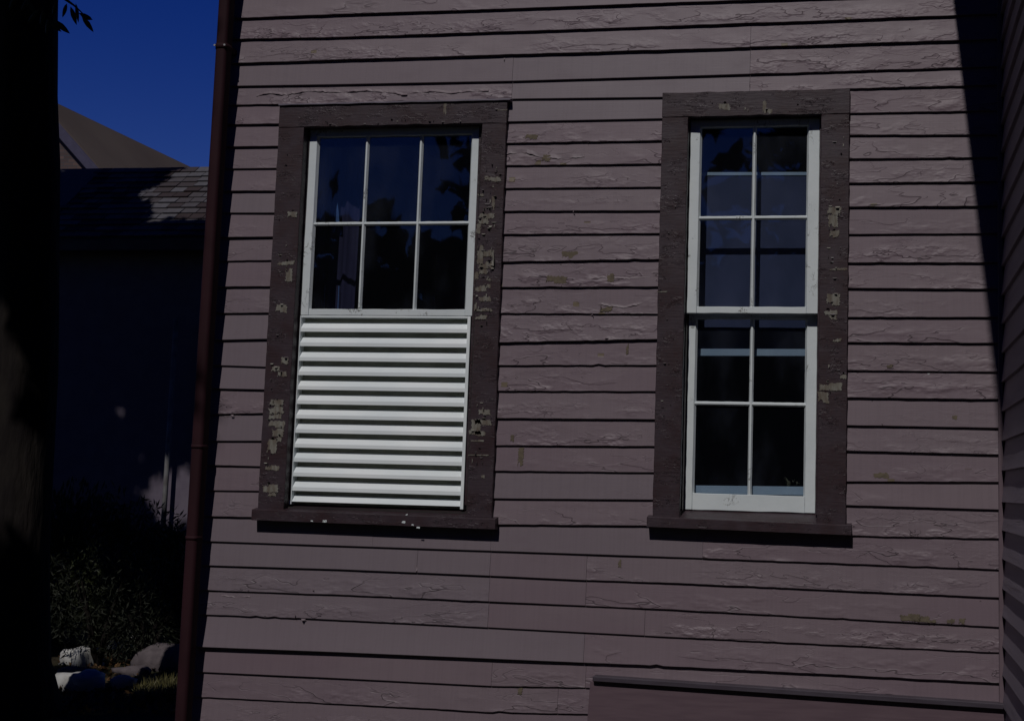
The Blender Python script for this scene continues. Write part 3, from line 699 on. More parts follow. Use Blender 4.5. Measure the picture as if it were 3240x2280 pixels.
# --- the long torn paint edge over the left window and other lifted edges
def lifted_edge(pts, lift, drop, seed):
    """a ragged sheet of paint curling outward along a crack"""
    P = [at(*p) for p in pts]; vs = []; n = 0; rr = random.Random(seed)
    X = np.linspace(P[0].x, P[-1].x, 90); Z = np.interp(X, [p.x for p in P], [p.z for p in P]); bd = None
    for x, z in zip(X, Z):
        j = mnoise.noise(Vector((x * 60, seed, 1))) * .004; l = max(0.0004, lift * (.45 + mnoise.noise(Vector((x * 19, seed, 3)))))
        s, b_ = board_surf(x, z + .01); bd = bd or b_
        vs += [(x, s - .0004, z + drop + j * .5), (x, s - .0008 - l * .4, z + drop * .4 + j), (x, s - .0008 - l, z + j)]
    fs = []
    for i in range(len(X) - 1):
        for j in range(2): a = i * 3 + j; fs.append((a, a + 1, a + 4, a + 3))
    o = link('lifted_paint', vs, fs, MFLAKE, bd or house); o.modifiers.new('thick', 'SOLIDIFY').thickness = .0006
lifted_edge([(574, 216), (600, 209), (640, 213), (690, 204), (765, 207), (820, 203), (880, 208), (905, 214), (925, 208), (975, 205), (1010, 210), (1050, 205), (1095, 204)], .009, .012, 3)
lifted_edge([(1130, 345), (1180, 342), (1210, 352), (1260, 356), (1310, 352)], .006, .018, 5)
lifted_edge([(1290, 760), (1350, 752), (1400, 750)], .006, .018, 8); lifted_edge([(1340, 682), (1400, 690), (1440, 680)], .005, .01, 9)
lifted_edge([(1310, 627), (1350, 622), (1400, 625), (1460, 621)], .005, .008, 10)
lifted_edge([(1880, 150), (1935, 143), (1990, 147), (2040, 150)], .005, .008, 12); lifted_edge([(500, 935), (520, 932), (538, 933)], .005, .006, 13)
lifted_edge([(495, 1335), (530, 1340), (560, 1337)], .004, .006, 14)

# --- trim board at the foot of the wall, right
b = empty('bulkhead_trim'); b.parent = house
def ztrim(px, py, y=-.04): return at(px, py, y)
A, B = ztrim(1330, 1514), ztrim(2010, 1560); Cc, Dd = ztrim(1327, 1532), ztrim(2010, 1574)
sl_ = (B.z - A.z) / (B.x - A.x)
TRIMD = simple('dull_slate_trim_paint', (0.062, 0.052, 0.066), (0.048, 0.038, 0.05), 0.5, (9, 9, 60))
slab('trim_cap', [(A.x, A.z), (A.x + 1.9, A.z + sl_ * 1.9), (A.x + 1.9, A.z + sl_ * 1.9 - .022), (A.x, A.z - .022)], -.052, .01, TRIMD, b, .003)
slab('trim_face', [(A.x - .014, A.z - .0225), (A.x + 1.9, A.z + sl_ * 1.9 - .0225), (A.x + 1.9, A.z - .36), (A.x - .03, A.z - .36)], -.030, .01, simple('mauve_trim_face', (0.125, 0.085, 0.10), (0.105, 0.07, 0.085), 0.5, (6, 6, 60)), b, .002)

# --- inner corner board and the wing on the right
ZW0, ZW1 = 0.2, 4.9
box('corner_board', XR - .003, XR + .016, -.014, .02, ZW0, ZW1, simple('mauve_corner_paint', (0.15, 0.11, 0.125), (0.12, 0.085, 0.10), 0.5), house, .002)
XW = XR + .012
box('corner_post', XR + .001, XR + .16, .0012, .15, .2, 4.9, BLACKWOOD, house)
butts = [at(2243, y * 2296 / 3240).z for y in (1395, 1489, 1588, 1677, 1767, 1861, 1948, 2042, 2134)]
while butts[0] < 4.7: butts.insert(0, butts[0] + .119)
while butts[-1] > .3: butts.append(butts[-1] - .119)
for i in range(len(butts) - 1):
    up = butts[i]; lo = butts[i + 1]
    def fr_(x, y, z, _=0): return (XW + y, -x, z)        # board runs towards the viewer, faces left
    clapboard(lambda x, l=lo: l, lambda x, u=up: u, .015, 3.4, .3, 0, .5, TH + .0035, 200 + i, house, fr_)
box('wing_sheathing', XW + .013, XW + .15, -3.4, -.001, .2, 4.9, BLACKWOOD, house)
box('wing_front_wall', XW + .151, XW + 4.0, -3.4, -3.3, .0, 4.9, MAUVE, house)
zc = at(2240, 951).z; OV = .30; ZE = zc + OV / .102
zr = ZE + 2.0
link('wing_roof', [(XR - OV, -3.8, ZE), (XR - OV, -.0, ZE), (XR + 2.4, -.0, ZE + 1.7), (XR + 2.4, -3.8, ZE + 1.7), (XR - OV, -3.8, ZE + .1), (XR - OV, -.0, ZE + .1), (XR + 2.4, -.0, ZE + 1.8), (XR + 2.4, -3.8, ZE + 1.8)],
     [(0, 1, 2, 3), (7, 6, 5, 4), (0, 4, 5, 1), (3, 2, 6, 7), (0, 3, 7, 4), (1, 5, 6, 2)], SHING, house)

# --- downspout at the left corner
ds = empty('downspout'); ds.parent = house
PX0, PX1, PY0, PY1 = -2.972, -2.917, -.118, -.043       # rounded rectangular section
def rrtube(name, x0, x1, y0, y1, z0, z1, rad, mat, n=1):
    prof = []
    for cx, cy, a0 in ((x1 - rad, y1 - rad, 0), (x0 + rad, y1 - rad, 90), (x0 + rad, y0 + rad, 180), (x1 - rad, y0 + rad, 270)):
        for k in range(7):
            a = math.radians(a0 + k * 15); prof.append((cx + rad * math.cos(a), cy + rad * math.sin(a)))
    m = len(prof); vs = []
    for i in range(n + 1):
        z = z0 + (z1 - z0) * i / n; w_ = .0012 * mnoise.noise(Vector((z * 1.7, x0, 3))) if n > 1 else 0
        vs += [(x + w_, y + w_ * 1.5, z) for x, y in prof]
    fs = [(i * m + k, i * m + (k + 1) % m, (i + 1) * m + (k + 1) % m, (i + 1) * m + k) for i in range(n) for k in range(m)]
    fs += [tuple(range(m))[::-1], tuple(range(n * m, n * m + m))]
    o = link(name, vs, fs, mat, ds); o.data.polygons.foreach_set('use_smooth', [i < n * m for i in range(n * m + 2)]); return o
rrtube('pipe', PX0, PX1, PY0, PY1, .05, 4.7, .019, PIPE, 60)
for px, py in ((430, 1000), (415, 1205)):
    z = at(px, py, PY0).z; rrtube('pipe_collar', PX0 - .002, PX1 + .002, PY0 - .002, PY1 + .002, z - .008, z + .008, .02, PIPE)
z = at(494, 102, PY0).z
rrtube('pipe_strap', PX0 - .0022, PX1 + .0022, PY0 - .0022, PY1 + .0022, z - .012, z + .012, .02, PIPE)
box('strap_ear', PX0 + .004, PX1 - .004, PY1 + .002, .01, z - .012, z + .012, PIPE, ds)
for x in (PX0 + .004, PX1 - .003):
    tube('strap_screw', (x, PY0 - .004, z), (x, PY0 - .010, z - .001), .0045, METAL, ds, 10)

# ------------------------------------------------------------------ neighbouring house with the shingled roof
nb = tag(empty('shingled_house', (-8.5, 9.4, 0)), 'dark shaded neighbouring house with a worn shingled roof, left of the downspout', 'house')
def local(o_): o_.location = (-nb.location[0], -nb.location[1], -nb.location[2]); return o_
def shingle_material():
    m, t, b = newmat('weathered_wood_shingle', (0.075, 0.06, 0.058), 0.75, 0.2); g = G(t)
    oi = g.n('ShaderNodeObjectInfo'); r = oi.outputs['Random']
    n = g.noise(g.co((14, 14, 14)), 1.0, 4)
    c = g.mix(g.smooth(r, 0.1, 0.95), (0.045, 0.032, 0.034), (0.12, 0.118, 0.135)); c = g.mix(g.math('MULTIPLY', n, 0.6), c, (0.035, 0.028, 0.028))
    g.link(c, b.inputs['Base Color']); g.bump(n, b, 0.8, 0.006); return m
SHM = shingle_material()
NWALL = simple('neighbour_mauve_wall', (0.13, 0.11, 0.14), (0.11, 0.09, 0.12), 0.7)
ANG = math.radians(40); yr = 10.35; RZ = at(300, 381, yr).z
rowlen = .138; nrow = 13
xr0, xr1 = at(60, 380, yr).x, -6.45
U = Vector((0, -math.cos(ANG), -math.sin(ANG))); Nn = Vector((0, -math.sin(ANG), math.cos(ANG)))
org = Vector((0, yr, RZ))
def shingle_mesh(wd, ln, th):
    vs = [Vector((sx * wd / 2, 0, 0)) + U * u + Nn * n_ for u, n_ in ((0, .002), (ln, .004)) for sx in (-1, 1)]
    vs += [Vector((sx * wd / 2, 0, 0)) + U * u + Nn * n_ for u, n_ in ((0, .006), (ln, .004 + th)) for sx in (-1, 1)]
    me = bpy.data.meshes.new('shingle'); me.from_pydata([tuple(v) for v in vs], [], [(0, 1, 3, 2), (4, 6, 7, 5), (2, 3, 7, 6), (0, 4, 5, 1), (0, 2, 6, 4), (1, 5, 7, 3)])
    me.update(); me.materials.append(SHM); return me
SW = .205
smes = [shingle_mesh(SW * k - .010, rowlen + .02, th) for k in (.9, 1.0, 1.12) for th in (.018, .026)]
rs = random.Random(3); cnt = 0
for i in range(nrow):
    x = xr1 - rs.uniform(0, .15)
    while x > -11.2:
        kk = rs.randrange(6); wd = SW * (.9, 1.0, 1.12)[kk // 2]
        x -= wd / 2
        if cnt < 292 or True:
            p = org + U * (rowlen * i - .02 + rs.uniform(-.006, .006)) + Nn * (.012 + rs.uniform(0, .003)) + Vector((x, 0, 0))
            if x > -9.9 and cnt < 298:
                o = bpy.data.objects.new('shingle', smes[kk]); C.objects.link(o); o.parent = nb; o.location = p - Vector(nb.location); cnt += 1
            elif x <= -9.9: break
        x -= wd / 2
e = org + U * (rowlen * nrow + .05)
def roofslab(nm, x0, x1, p0, p1, t0, t1, mat):
    vs = []
    for x in (x0, x1):
        for p in (p0, p1):
            for t_ in (t0, t1): vs.append(Vector((x, 0, 0)) + p + Nn * t_)
    return local(link(nm, vs, [(0, 1, 3, 2), (4, 6, 7, 5), (0, 4, 5, 1), (2, 3, 7, 6), (0, 2, 6, 4), (1, 5, 7, 3)], mat, nb))
roofslab('roof_deck', -12.5, -6.3, org, e, -.05, .006, SHING); roofslab('roof_covering', -12.5, -9.9, org, e, .0065, .03, SHM)
local(link('back_roof', [(-12.5, yr, RZ - .01), (-6.3, yr, RZ - .01), (-6.3, yr + 3.4, RZ - 2.8), (-12.5, yr + 3.4, RZ - 2.8)], [(0, 1, 2, 3)], SHING, nb))
yw = e.y + .25
DARKW = NWALL
local(box('wall', -12.4, -5.0, yw, yw + .2, -.1, e.z + .12, NWALL, nb)); local(box('fascia_board', -12.5, -6.3, e.y - .02, e.y + .01, e.z - .12, e.z + .0, TRIM, nb))
local(box('soffit', -12.5, -6.3, e.y + .011, yw, e.z - .06, e.z - .04, TRIM, nb)); local(box('end_wall', -6.4, -6.3, yw + .2, yr + 3.3, -.1, e.z + .1, NWALL, nb))
post = tag(tube('drain_post', (0, 0, 0), (0, 0, 3.4), .03, simple('grey_post_paint', (0.2, 0.2, 0.2), (0.12, 0.11, 0.11), 0.5), None, 12),
           'thin upright pole before the shaded wall, left of the lit patch', 'pole')
pp = at(369, 1130, yw - .15); post.location = (pp.x, yw - .15, 0)

# ------------------------------------------------------------------ tall brick building with the tan roof
bb = tag(empty('brick_building', (-24, 34, 0)), 'distant brick gabled building under a plain tan roof against the sky', 'building')
yg = 24.2
f_ = 2296 / 3240
pk = at(102 * f_, 305 * f_, yg); r2 = at(310 * f_, 543 * f_, yg); rdg = at(400, 378, yg)
sl2 = (r2.z - pk.z) / (r2.x - pk.x)
hw = 5.2; ze = pk.z + sl2 * hw; L = 60
def brick_mat():
    m, t, b = newmat('brown_brick', (0.12, 0.09, 0.08), 0.85, 0.1); g = G(t)
    tc = g.n('ShaderNodeTexCoord'); sp = g.n('ShaderNodeSeparateXYZ'); g.link(tc.outputs['Object'], sp.inputs[0]); cb = g.n('ShaderNodeCombineXYZ')
    g.link(sp.outputs[0], cb.inputs[0]); g.link(sp.outputs[2], cb.inputs[1])
    br = g.n('ShaderNodeTexBrick'); g.link(cb.outputs[0], br.inputs['Vector']); br.inputs['Scale'].default_value = 1.0
    br.inputs['Brick Width'].default_value = .24; br.inputs['Row Height'].default_value = .085; br.inputs['Mortar Size'].default_value = .008
    br.inputs['Color1'].default_value = (.075, .055, .052, 1); br.inputs['Color2'].default_value = (.13, .085, .075, 1); br.inputs['Mortar'].default_value = (.07, .066, .07, 1)
    g.link(br.outputs[0], b.inputs['Base Color']); g.bump(br.outputs[1], b, -.6, .01); return m
TAN = simple('tan_standing_roof', (0.118, 0.092, 0.068), (0.10, 0.077, 0.057), 0.8, (.5, .5, .5), 0.1)
def bl(nm, vs, fs, mat):
    o = link(nm, vs, fs, mat, bb); bpyfix(o); o.location = (-bb.location[0], -bb.location[1], 0); return o
bl('wall', [(pk.x - hw, yg + .15, -.1), (pk.x + hw - .3, yg + .15, -.1), (pk.x + hw - .3, yg + .15, ze + .3 * -sl2), (pk.x, yg + .15, pk.z - .05), (pk.x - hw + .3, yg + .15, ze),
            (pk.x - hw, yg + L, -.1), (pk.x + hw - .3, yg + L, -.1), (pk.x + hw - .3, yg + L, ze), (pk.x, yg + L, pk.z - .05), (pk.x - hw + .3, yg + L, ze)],
   [(0, 1, 2, 3, 4), (5, 6, 7, 8, 9), (1, 2, 7, 6), (0, 4, 9, 5)], brick_mat())
bl('roof', [(pk.x, yg, pk.z), (pk.x + hw, yg, ze), (pk.x + hw, yg + L, ze), (pk.x, yg + L, pk.z), (pk.x, yg, pk.z + .12), (pk.x + hw, yg, ze + .12), (pk.x + hw, yg + L, ze + .12), (pk.x, yg + L, pk.z + .12)],
   [(0, 1, 2, 3), (4, 5, 6, 7), (0, 1, 5, 4), (1, 2, 6, 5), (2, 3, 7, 6), (3, 0, 4, 7)], TAN)
bl('roof', [(pk.x, yg, pk.z + .001), (pk.x - hw, yg, ze), (pk.x - hw, yg + L, ze), (pk.x, yg + L, pk.z + .001), (pk.x, yg, pk.z + .121), (pk.x - hw, yg, ze + .12), (pk.x - hw, yg + L, ze + .12), (pk.x, yg + L, pk.z + .121)],
   [(0, 1, 2, 3), (4, 5, 6, 7), (0, 1, 5, 4), (1, 2, 6, 5), (2, 3, 7, 6), (3, 0, 4, 7)], TAN)
RAKE = simple('blue_grey_rake_trim', (0.065, 0.058, 0.09), (0.055, 0.048, 0.075), 0.5)
for s in (-1, 1):
    bl('rake_board', [(pk.x, yg - .05, pk.z + .1), (pk.x + s * hw, yg - .05, ze + .1), (pk.x + s * hw, yg - .05, ze - .22), (pk.x, yg - .05, pk.z - .22),
                      (pk.x, yg - .002, pk.z + .1), (pk.x + s * hw, yg - .002, ze + .1), (pk.x + s * hw, yg - .002, ze - .22), (pk.x, yg - .002, pk.z - .22)],
       [(0, 1, 2, 3), (4, 5, 6, 7), (0, 1, 5, 4), (1, 2, 6, 5), (2, 3, 7, 6), (3, 0, 4, 7)], RAKE)

# ------------------------------------------------------------------ foliage
def leaf_mat(name, c1, c2, rough=.5):
    m, t, b = newmat(name, c1, rough, .3); g = G(t)
    n = g.noise(g.co((3, 3, 3)), 1.0, 3); n2 = g.noise(g.co((40, 40, 40)), 1.0, 1)
    g.link(g.mix(g.math('MULTIPLY', g.math('ADD', n, n2), .5), c1, c2), b.inputs['Base Color']); return m
LEAF = leaf_mat('dark_leaf', (0.016, 0.022, 0.008), (0.034, 0.04, 0.014))
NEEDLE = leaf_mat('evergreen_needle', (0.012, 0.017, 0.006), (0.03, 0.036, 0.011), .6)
NEEDLE_SHADED = leaf_mat('shaded_evergreen_needle', (0.005, 0.007, 0.003), (0.013, 0.016, 0.006), .7)  # darker copy of the needles: near shrubs' shade put into the colour
BARK = simple('dark_bark', (0.018, 0.015, 0.013), (0.010, 0.008, 0.008), 0.9, (14, 14, 3), 0.1, 0.03, 1.0)
def leaf_cloud(name, P, size, mat, parent, asp=.5, seed=1, droop=.0):
    """one mesh of folded leaves (two quads each) at points P"""
    r = np.random.RandomState(seed); n = len(P)
    d = r.normal(size=(n, 3)); d[:, 2] -= droop; d /= np.linalg.norm(d, axis=1)[:, None]
    q = r.normal(size=(n, 3)); s = np.cross(d, q); s /= np.linalg.norm(s, axis=1)[:, None]; u = np.cross(d, s)
    L_ = size * r.uniform(.6, 1.3, n)[:, None]; W_ = L_ * asp
    V = np.stack([P, P + d * L_ * .45 + s * W_ * .5 + u * W_ * .12, P + d * L_, P + d * L_ * .45 - s * W_ * .5 + u * W_ * .12], 1).reshape(-1, 3)
    me = bpy.data.meshes.new(name); me.vertices.add(len(V)); me.vertices.foreach_set('co', V.ravel())
    me.loops.add(6 * n); me.polygons.add(2 * n); b0 = np.arange(n) * 4
    li = np.stack([b0, b0 + 1, b0 + 2, b0, b0 + 2, b0 + 3], 1).ravel(); me.loops.foreach_set('vertex_index', li.astype(np.int32))
    me.polygons.foreach_set('loop_start', (np.arange(2 * n) * 3).astype(np.int32)); me.update(calc_edges=True); me.materials.append(mat)
    o = bpy.data.objects.new(name, me); C.objects.link(o)
    if parent: o.parent = parent
    return o
def skin(name, pts, radii, mat, parent, n=10):
    vs = []; fs = []
    for i, (p, r_) in enumerate(zip(pts, radii)):
        d = (Vector(pts[min(i + 1, len(pts) - 1)]) - Vector(pts[max(i - 1, 0)])).normalized(); a = d.cross(Vector((0.2, 1, .1))).normalized(); b_ = d.cross(a)
        for k in range(n):
            t = 2 * math.pi * k / n; rr = r_ * (1 + .12 * mnoise.noise(Vector((k * 1.7, i * .8, r_ * 9)))); vs.append(Vector(p) + (a * math.cos(t) + b_ * math.sin(t)) * rr)
    for i in range(len(pts) - 1):
        for k in range(n): a = i * n + k; b2 = i * n + (k + 1) % n; fs.append((a, b2, b2 + n, a + n))
    return link(name, vs, fs, mat, parent, True)

# the shade tree at the left edge
tx, ty = at(44, 800, 2.6).x, 2.6
tree = tag(empty('shade_tree', (0, 0, 0)), 'big dark trunked tree at the far left whose leaves hang into the sky', 'tree')
trunk_pts = []; rad = []
for i in range(16):
    z = -.15 + i * .48; trunk_pts.append((tx + math.sin(z * .8) * .05 - .02 * z, ty + math.sin(z * .5 + 1) * .06, z)); rad.append(.225 + .16 * math.exp(-z * 2.2) - .008 * z)
skin('trunk', trunk_pts, rad, BARK, tree, 18)
lit = []      # places the sun reaches through the crown: points and radii, projected back along the rays
def spot(px, py, y, r): p_ = at(px, py, y); lit.append((np.array(p_), r))
for px, py, y, r in ((440, 400, 10.2, .34), (455, 425, 10.0, .42), (400, 425, 9.9, .28), (345, 428, 9.8, .20), (440, 460, 9.6, .36), (380, 455, 9.7, .22), (350, 487, 9.3, .12), (470, 385, 10.2, .3), (480, 480, 9.4, .22),
                     (398, 1115, yw, .20), (388, 1135, yw, .16), (412, 1098, yw, .18), (402, 1140, yw, .16), (345, 1105, yw, .06), (338, 1088, yw, .05), (352, 1122, yw, .05)): spot(px, py, y, r)
def gpoint(px, py):
    s = SRC / 2296; v = M.transposed() @ Vector(((px * s - PX) / F, (py * s - PY) / F, 1.0)); return CAM + v * (-CAM.z / v.z)
for px, py, r in ((180, 1478, .34), (160, 1535, .34), (205, 1538, .28), (272, 1442, .26), (285, 1536, .2), (360, 1490, .30), (380, 1510, .25), (350, 1545, .25), (240, 1500, .10), (300, 1505, .08)):
    lit.append((np.array(gpoint(px, py)), r))
sd = np.array(SUN)
r = np.random.RandomState(11); P = []
clumps = []
for i in range(230):
    c = np.array([r.uniform(-10.6, -3.9), r.uniform(-3.2, 7.2), 0.0]); c[2] = 6.3 + 1.0 * max(0, c[1] * .28) + r.uniform(0, 2.6)
    clumps.append((c, r.uniform(.5, 1.0)))
for c, R_ in clumps:
    n = int(900 * R_); q = r.normal(size=(n, 3)); q /= np.linalg.norm(q, axis=1)[:, None]; q *= (r.uniform(0, 1, n) ** .4)[:, None] * R_; q[:, 2] *= .6
    P.append(c + q)
P = np.concatenate(P)
EX = np.stack([r.uniform(-14, -3.4, 112000), r.uniform(-8, 10.5, 112000), np.zeros(112000)], 1); EX[:, 2] = 6.6 + np.maximum(0, EX[:, 1] * .34) + r.uniform(0, 2.6, 112000)  # extra leaves out of view, added to deepen the shade below
P = np.concatenate([P, EX])
keep = np.ones(len(P), bool)
# leaves that would shade the house wall are left out
tt = (0.0 - P[:, 1]) / sd[1]; hx = P[:, 0] + sd[0] * tt; keep &= ~((tt > 0) & (hx > -3.12) & (P[:, 2] + sd[2] * tt > 0)); keep &= P[:, 0] < -3.35
for q, rr in lit:  # leaves cleared along the rays to open chosen sun spots
    dlt = P - q; al = dlt @ sd; dist = np.linalg.norm(dlt - al[:, None] * sd, axis=1); keep &= ~((al < 0) & (dist < rr + .13 + .10 * r.uniform(-.6, .5, len(P))))
# keep the sky over the roofs open
cm_ = np.array(M); cc = (P - np.array(CAM)) @ cm_.T; u_ = (F * cc[:, 0] / cc[:, 2] + PX) * f_; v_ = (F * cc[:, 1] / cc[:, 2] + PY) * f_
keep &= ~((cc[:, 2] > 0) & (v_ > -12))
P = P[keep]
leaf_cloud('crown', P, .225, LEAF, tree, .55, 5)['kind'] = 'stuff'
for i in range(14):
    c, R_ = clumps[i * 5]; b0 = Vector(trunk_pts[11 + i % 5]); c = Vector(c); mid = (b0 + c) / 2 + Vector((0, 0, .5))
    pts_ = [b0.lerp(mid, t) if t <= 1 else mid.lerp(c, t - 1) for t in (0, .5, 1, 1.5, 2)]
    ok = True
    for q in [pts_[k].lerp(pts_[k + 1], t) for k in range(4) for t in (0, .25, .5, .75)]:
        for c_, rr_ in lit:
            dl = np.array(q) - c_; al_ = float(dl @ sd)
            if al_ < 0 and np.linalg.norm(dl - al_ * sd) < rr_ + .15: ok = False
        cv = M @ (q - CAM)
        if cv.z > 0 and (F * cv.y / cv.z + PY) > -20 and (F * cv.x / cv.z + PX) > 160: ok = False
    if ok: skin('limb', pts_, [.1, .08, .06, .045, .02], BARK, tree, 8)
# twig with the leaves that hang into the top left of the sky
tw = [at(60, -60, 1.2), at(120, -20, 1.2), at(165, 12, 1.2), at(185, 30, 1.2)]
skin('twig', tw, [.02, .012, .006, .003], BARK, tree, 6)
tw2 = [at(60, -60, 1.2), at(95, 20, 1.2), at(120, 52, 1.2)]
skin('twig', tw2, [.02, .008, .003], BARK, tree, 6)
def leaf(px0, py0, px1, py1, wd, y=1.2):
    a, b_ = at(px0, py0, y), at(px1, py1, y + .03); d = b_ - a; s_ = d.cross(Vector((0, 1, .1))).normalized(); vs = [a]; prof = [(.2, .7), (.45, 1), (.7, .75), (.88, .35)]
    for t, k in prof: vs += [a + d * t + s_ * wd * k, a + d * t + Vector((0, -.008, 0)), a + d * t - s_ * wd * k]
    vs.append(b_); fs = [(0, 1, 2), (0, 2, 3)]
    for i in range(3):
        for j in range(2): k = 1 + i * 3 + j; fs.append((k, k + 3, k + 4, k + 1))
    fs += [(10, 13, 11), (11, 13, 12)]
    link('leaf', vs, fs, LEAF, tree, True)
for l in ((158, 15, 172, 57, .016), (170, 8, 176, 52, .012), (180, 34, 208, 45, .014), (186, 38, 210, 73, .015), (184, 33, 196, 62, .010), (120, 45, 157, 76, .018), (112, 50, 138, 72, .013),
          (150, 8, 140, 40, .014), (176, 30, 205, 40, .010), (128, 0, 118, 38, .015), (100, 18, 90, 60, .016), (88, 20, 60, 55, .016), (108, 40, 104, 82, .014), (70, -10, 45, 28, .017), (60, 0, 82, 35, .015), (40, -20, 20, 25, .018)): leaf(*l)

# evergreen shrubs before the neighbouring house
def shrub(px, pt, y, wd, seed, label, dens=5200):
    top = at(px, pt, y); sh = tag(empty('evergreen_shrub', (top.x, y, 0)), label, 'shrub', 'evergreen shrubs before the shaded house')
    rr = np.random.RandomState(seed); q = rr.normal(size=(dens, 3)); q /= np.linalg.norm(q, axis=1)[:, None]; q *= (rr.uniform(0, 1, dens) ** .33)[:, None]
    lob = np.array([1 + .35 * mnoise.noise(Vector((a * 2.1 + seed, b_ * 2.1, c * 2.1))) for a, b_, c in q]); q *= lob[:, None]
    q[:, 0] *= wd; q[:, 1] *= wd * .7; q[:, 2] = (q[:, 2] * .5 + .56) * top.z * .96; q = q[q[:, 2] > .02]
    leaf_cloud('foliage', q, .085 if y > 5.5 else .055, NEEDLE if y > 5.5 else NEEDLE_SHADED, sh, .22, seed, -.6)['kind'] = 'stuff'
    for k in range(4):
        a = k * 1.7 + seed; skin('stem', [(0, 0, -.05), (math.cos(a) * .12, math.sin(a) * .1, top.z * .35), (math.cos(a) * .3, math.sin(a) * .22, top.z * .7)], [.03, .02, .008], BARK, sh, 6)
shrub(150, 1105, 6.1, .75, 1, 'leftmost evergreen shrub, beside the big trunk'); shrub(245, 1112, 6.3, .80, 2, 'broad evergreen shrub in the middle of the dark row'); shrub(335, 1185, 6.1, .72, 3, 'evergreen shrub right below the lit patch of wall')
shrub(420, 1200, 6.4, .5, 4, 'low evergreen shrub half hidden behind the downspout', 3600); shrub(50, 1120, 6.0, .8, 8, 'evergreen shrub behind the big trunk at the edge')
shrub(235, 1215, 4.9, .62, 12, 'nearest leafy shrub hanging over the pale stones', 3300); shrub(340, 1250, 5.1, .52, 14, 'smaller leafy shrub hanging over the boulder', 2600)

# pale stones and a boulder in the sun patches on the ground
STONE = simple('pale_limestone', (0.46, 0.46, 0.44), (0.34, 0.33, 0.31), 0.8, (9, 9, 9), 0.1, .01)
ROCK = simple('mauve_grey_boulder', (0.13, 0.11, 0.115), (0.09, 0.075, 0.08), 0.9, (12, 12, 12), 0.1, .02)
RUST = simple('rusty_leaf_litter', (0.14, 0.075, 0.03), (0.09, 0.05, 0.02), 0.8)
def rock(name, px, py, rx, ry, rz_, mat, seed, label, cat='stone', group=None):
    g0 = gpoint(px, py); vs = []; fs = []; nu, nv = 16, 9
    for j in range(nv):
        ph = math.pi * j / (nv - 1)
        for i in range(nu):
            th = 2 * math.pi * i / nu; d = Vector((math.sin(ph) * math.cos(th), math.sin(ph) * math.sin(th), math.cos(ph)))
            k = 1 + .34 * mnoise.noise(d * 1.3 + Vector((seed * 3.1, 0, 0))) + .12 * mnoise.noise(d * 3.6 + Vector((0, seed, 0)))
            d = Vector((math.copysign(abs(d.x) ** .75, d.x), math.copysign(abs(d.y) ** .75, d.y), math.copysign(abs(d.z) ** .7, d.z)))
            vs.append((d.x * rx * k, d.y * ry * k, d.z * rz_ * k + rz_ * .55))
    for j in range(nv - 1):
        for i in range(nu): a = j * nu + i; b_ = j * nu + (i + 1) % nu; fs.append((a, b_, b_ + nu, a + nu))
    o = link(name, vs, fs, mat, None, True); bpyfix(o); o.location = (g0.x, g0.y, 0); tag(o, label, cat, group); return o
gs = 'pale stones in the garden bed'
rock('garden_stone', 172, 1487, .14, .10, .085, STONE, 1, 'largest pale stone, rear left of the garden bed', group=gs)
rock('garden_stone', 196, 1492, .11, .11, .10, STONE, 2, 'pale upright stone touching the largest stone', group=gs)
rock('garden_stone', 172, 1512, .15, .09, .04, ROCK, 3, 'flat dull stone between the pale ones at the left', group=gs)
rock('garden_stone', 160, 1545, .14, .12, .08, STONE, 4, 'pale stone at the bottom left of the bed', group=gs)
rock('garden_stone', 198, 1546, .10, .12, .09, STONE, 5, 'squarish pale stone right of the bottom left one', group=gs)
rock('garden_stone', 266, 1452, .09, .07, .05, STONE, 6, 'small pale stone below the middle shrub', group=gs)
rock('garden_stone', 286, 1447, .10, .07, .06, STONE, 7, 'small pale stone, right one of the pair below the shrub', group=gs)
rock('garden_stone', 278, 1545, .09, .08, .07, STONE, 9, 'lone pale stone near the foot of the bed', group=gs)
rock('garden_stone', 296, 1515, .16, .08, .05, ROCK, 10, 'low reddish grey stone left of the boulder', group=gs)
rock('boulder', 365, 1502, .24, .19, .13, ROCK, 12, 'broad mauve grey boulder beside the downspout foot', 'boulder')
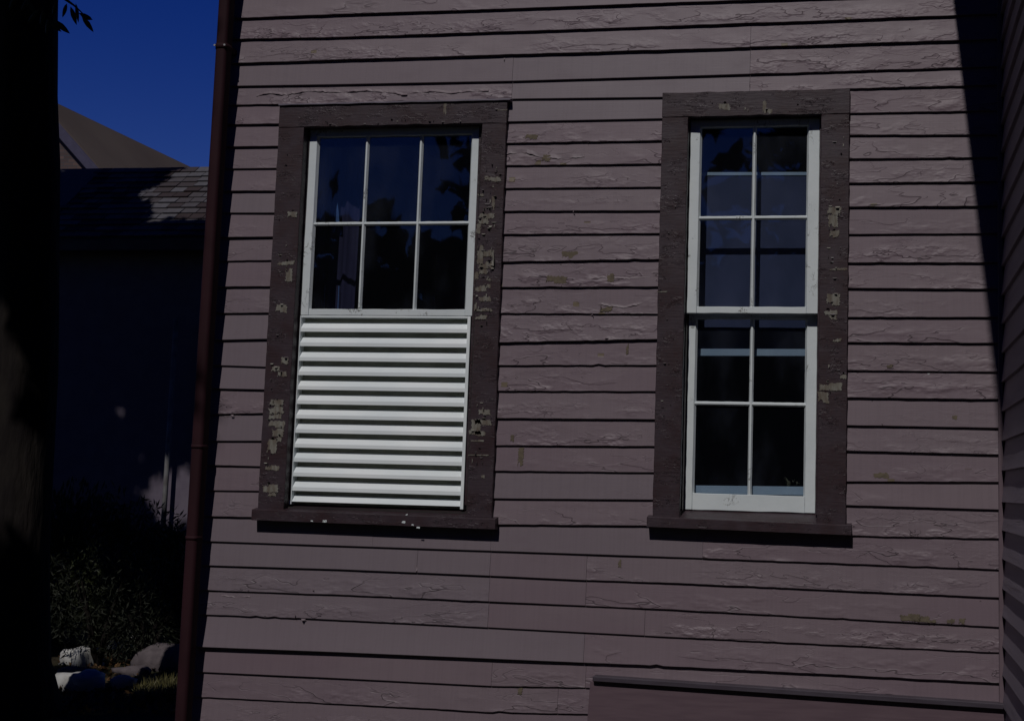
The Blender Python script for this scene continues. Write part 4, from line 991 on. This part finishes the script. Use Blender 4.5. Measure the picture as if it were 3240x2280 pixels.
# dry grass and litter
r = np.random.RandomState(4); gp = []
for _ in range(1500):
    px, py = r.uniform(130, 420), r.uniform(1470, 1600); q = gpoint(px, py); gp.append((q.x, q.y, r.uniform(0, .03)))
g_ = leaf_cloud('leaf_litter', np.array(gp), .05, RUST, None, .5, 3); tag(g_, 'brown fallen leaves scattered between the garden stones', 'fallen leaves', kind='stuff')
gp = []
for _ in range(1600):
    px, py = r.uniform(300, 420), r.uniform(1535, 1575); q = gpoint(px, py); gp.append((q.x, q.y, 0))
g_ = leaf_cloud('dry_grass', np.array(gp), .10, leaf_mat('dry_grass_blade', (0.12, 0.10, 0.04), (0.07, 0.07, 0.025)), None, .08, 6, -1.6)
tag(g_, 'yellowish dry grass at the foot of the boulder', 'grass', kind='stuff')

# dark wood across the lawn, behind the photographer: added to cut sky light, mirrored in the panes
wood = empty('tree_row', (0, -14, 0))
r = np.random.RandomState(21); P = []
for i in range(340):
    c = np.array([r.uniform(-34, 30), r.uniform(-17, -12), r.uniform(1.0, 10.6)]); R_ = r.uniform(1.0, 1.9)
    n = int(150 * R_); q = r.normal(size=(n, 3)); q /= np.linalg.norm(q, axis=1)[:, None]; P.append(c + q * (r.uniform(0, 1, n) ** .4)[:, None] * R_)
P = np.concatenate(P)
gapn = np.array([mnoise.noise(Vector((a * .9, c * .9, 2))) for a, b_, c in P])
P = P[~((P[:, 0] > -12 + gapn) & (P[:, 0] < -6.5 + gapn * 1.2) & (P[:, 2] > 5.3 + gapn * .8))]
P = P[(P[:, 2] < 12.0) & (P[:, 2] > .1)]
leaf_cloud('foliage', P - np.array([0, -14, 0]), .55, simple('matt_far_leaf', (0.018, 0.022, 0.010), (0.03, 0.034, 0.014), 0.95, (2, 2, 2), 0.0), wood, .6, 9)['kind'] = 'stuff'
for k, x in enumerate((-29, -22, -15.5, -5.2, 1.5, 8, 15, 23)):
    skin('trunk', [(x, -1, -.1), (x + .2, -1, 3), (x, -.8, 6.5), (x + .3, -1, 9.5)], [.32, .26, .2, .08], BARK, wood, 10)
tag(wood, 'dark row of trees across the lawn, added to dim the sky light, seen only mirrored in panes', 'trees')
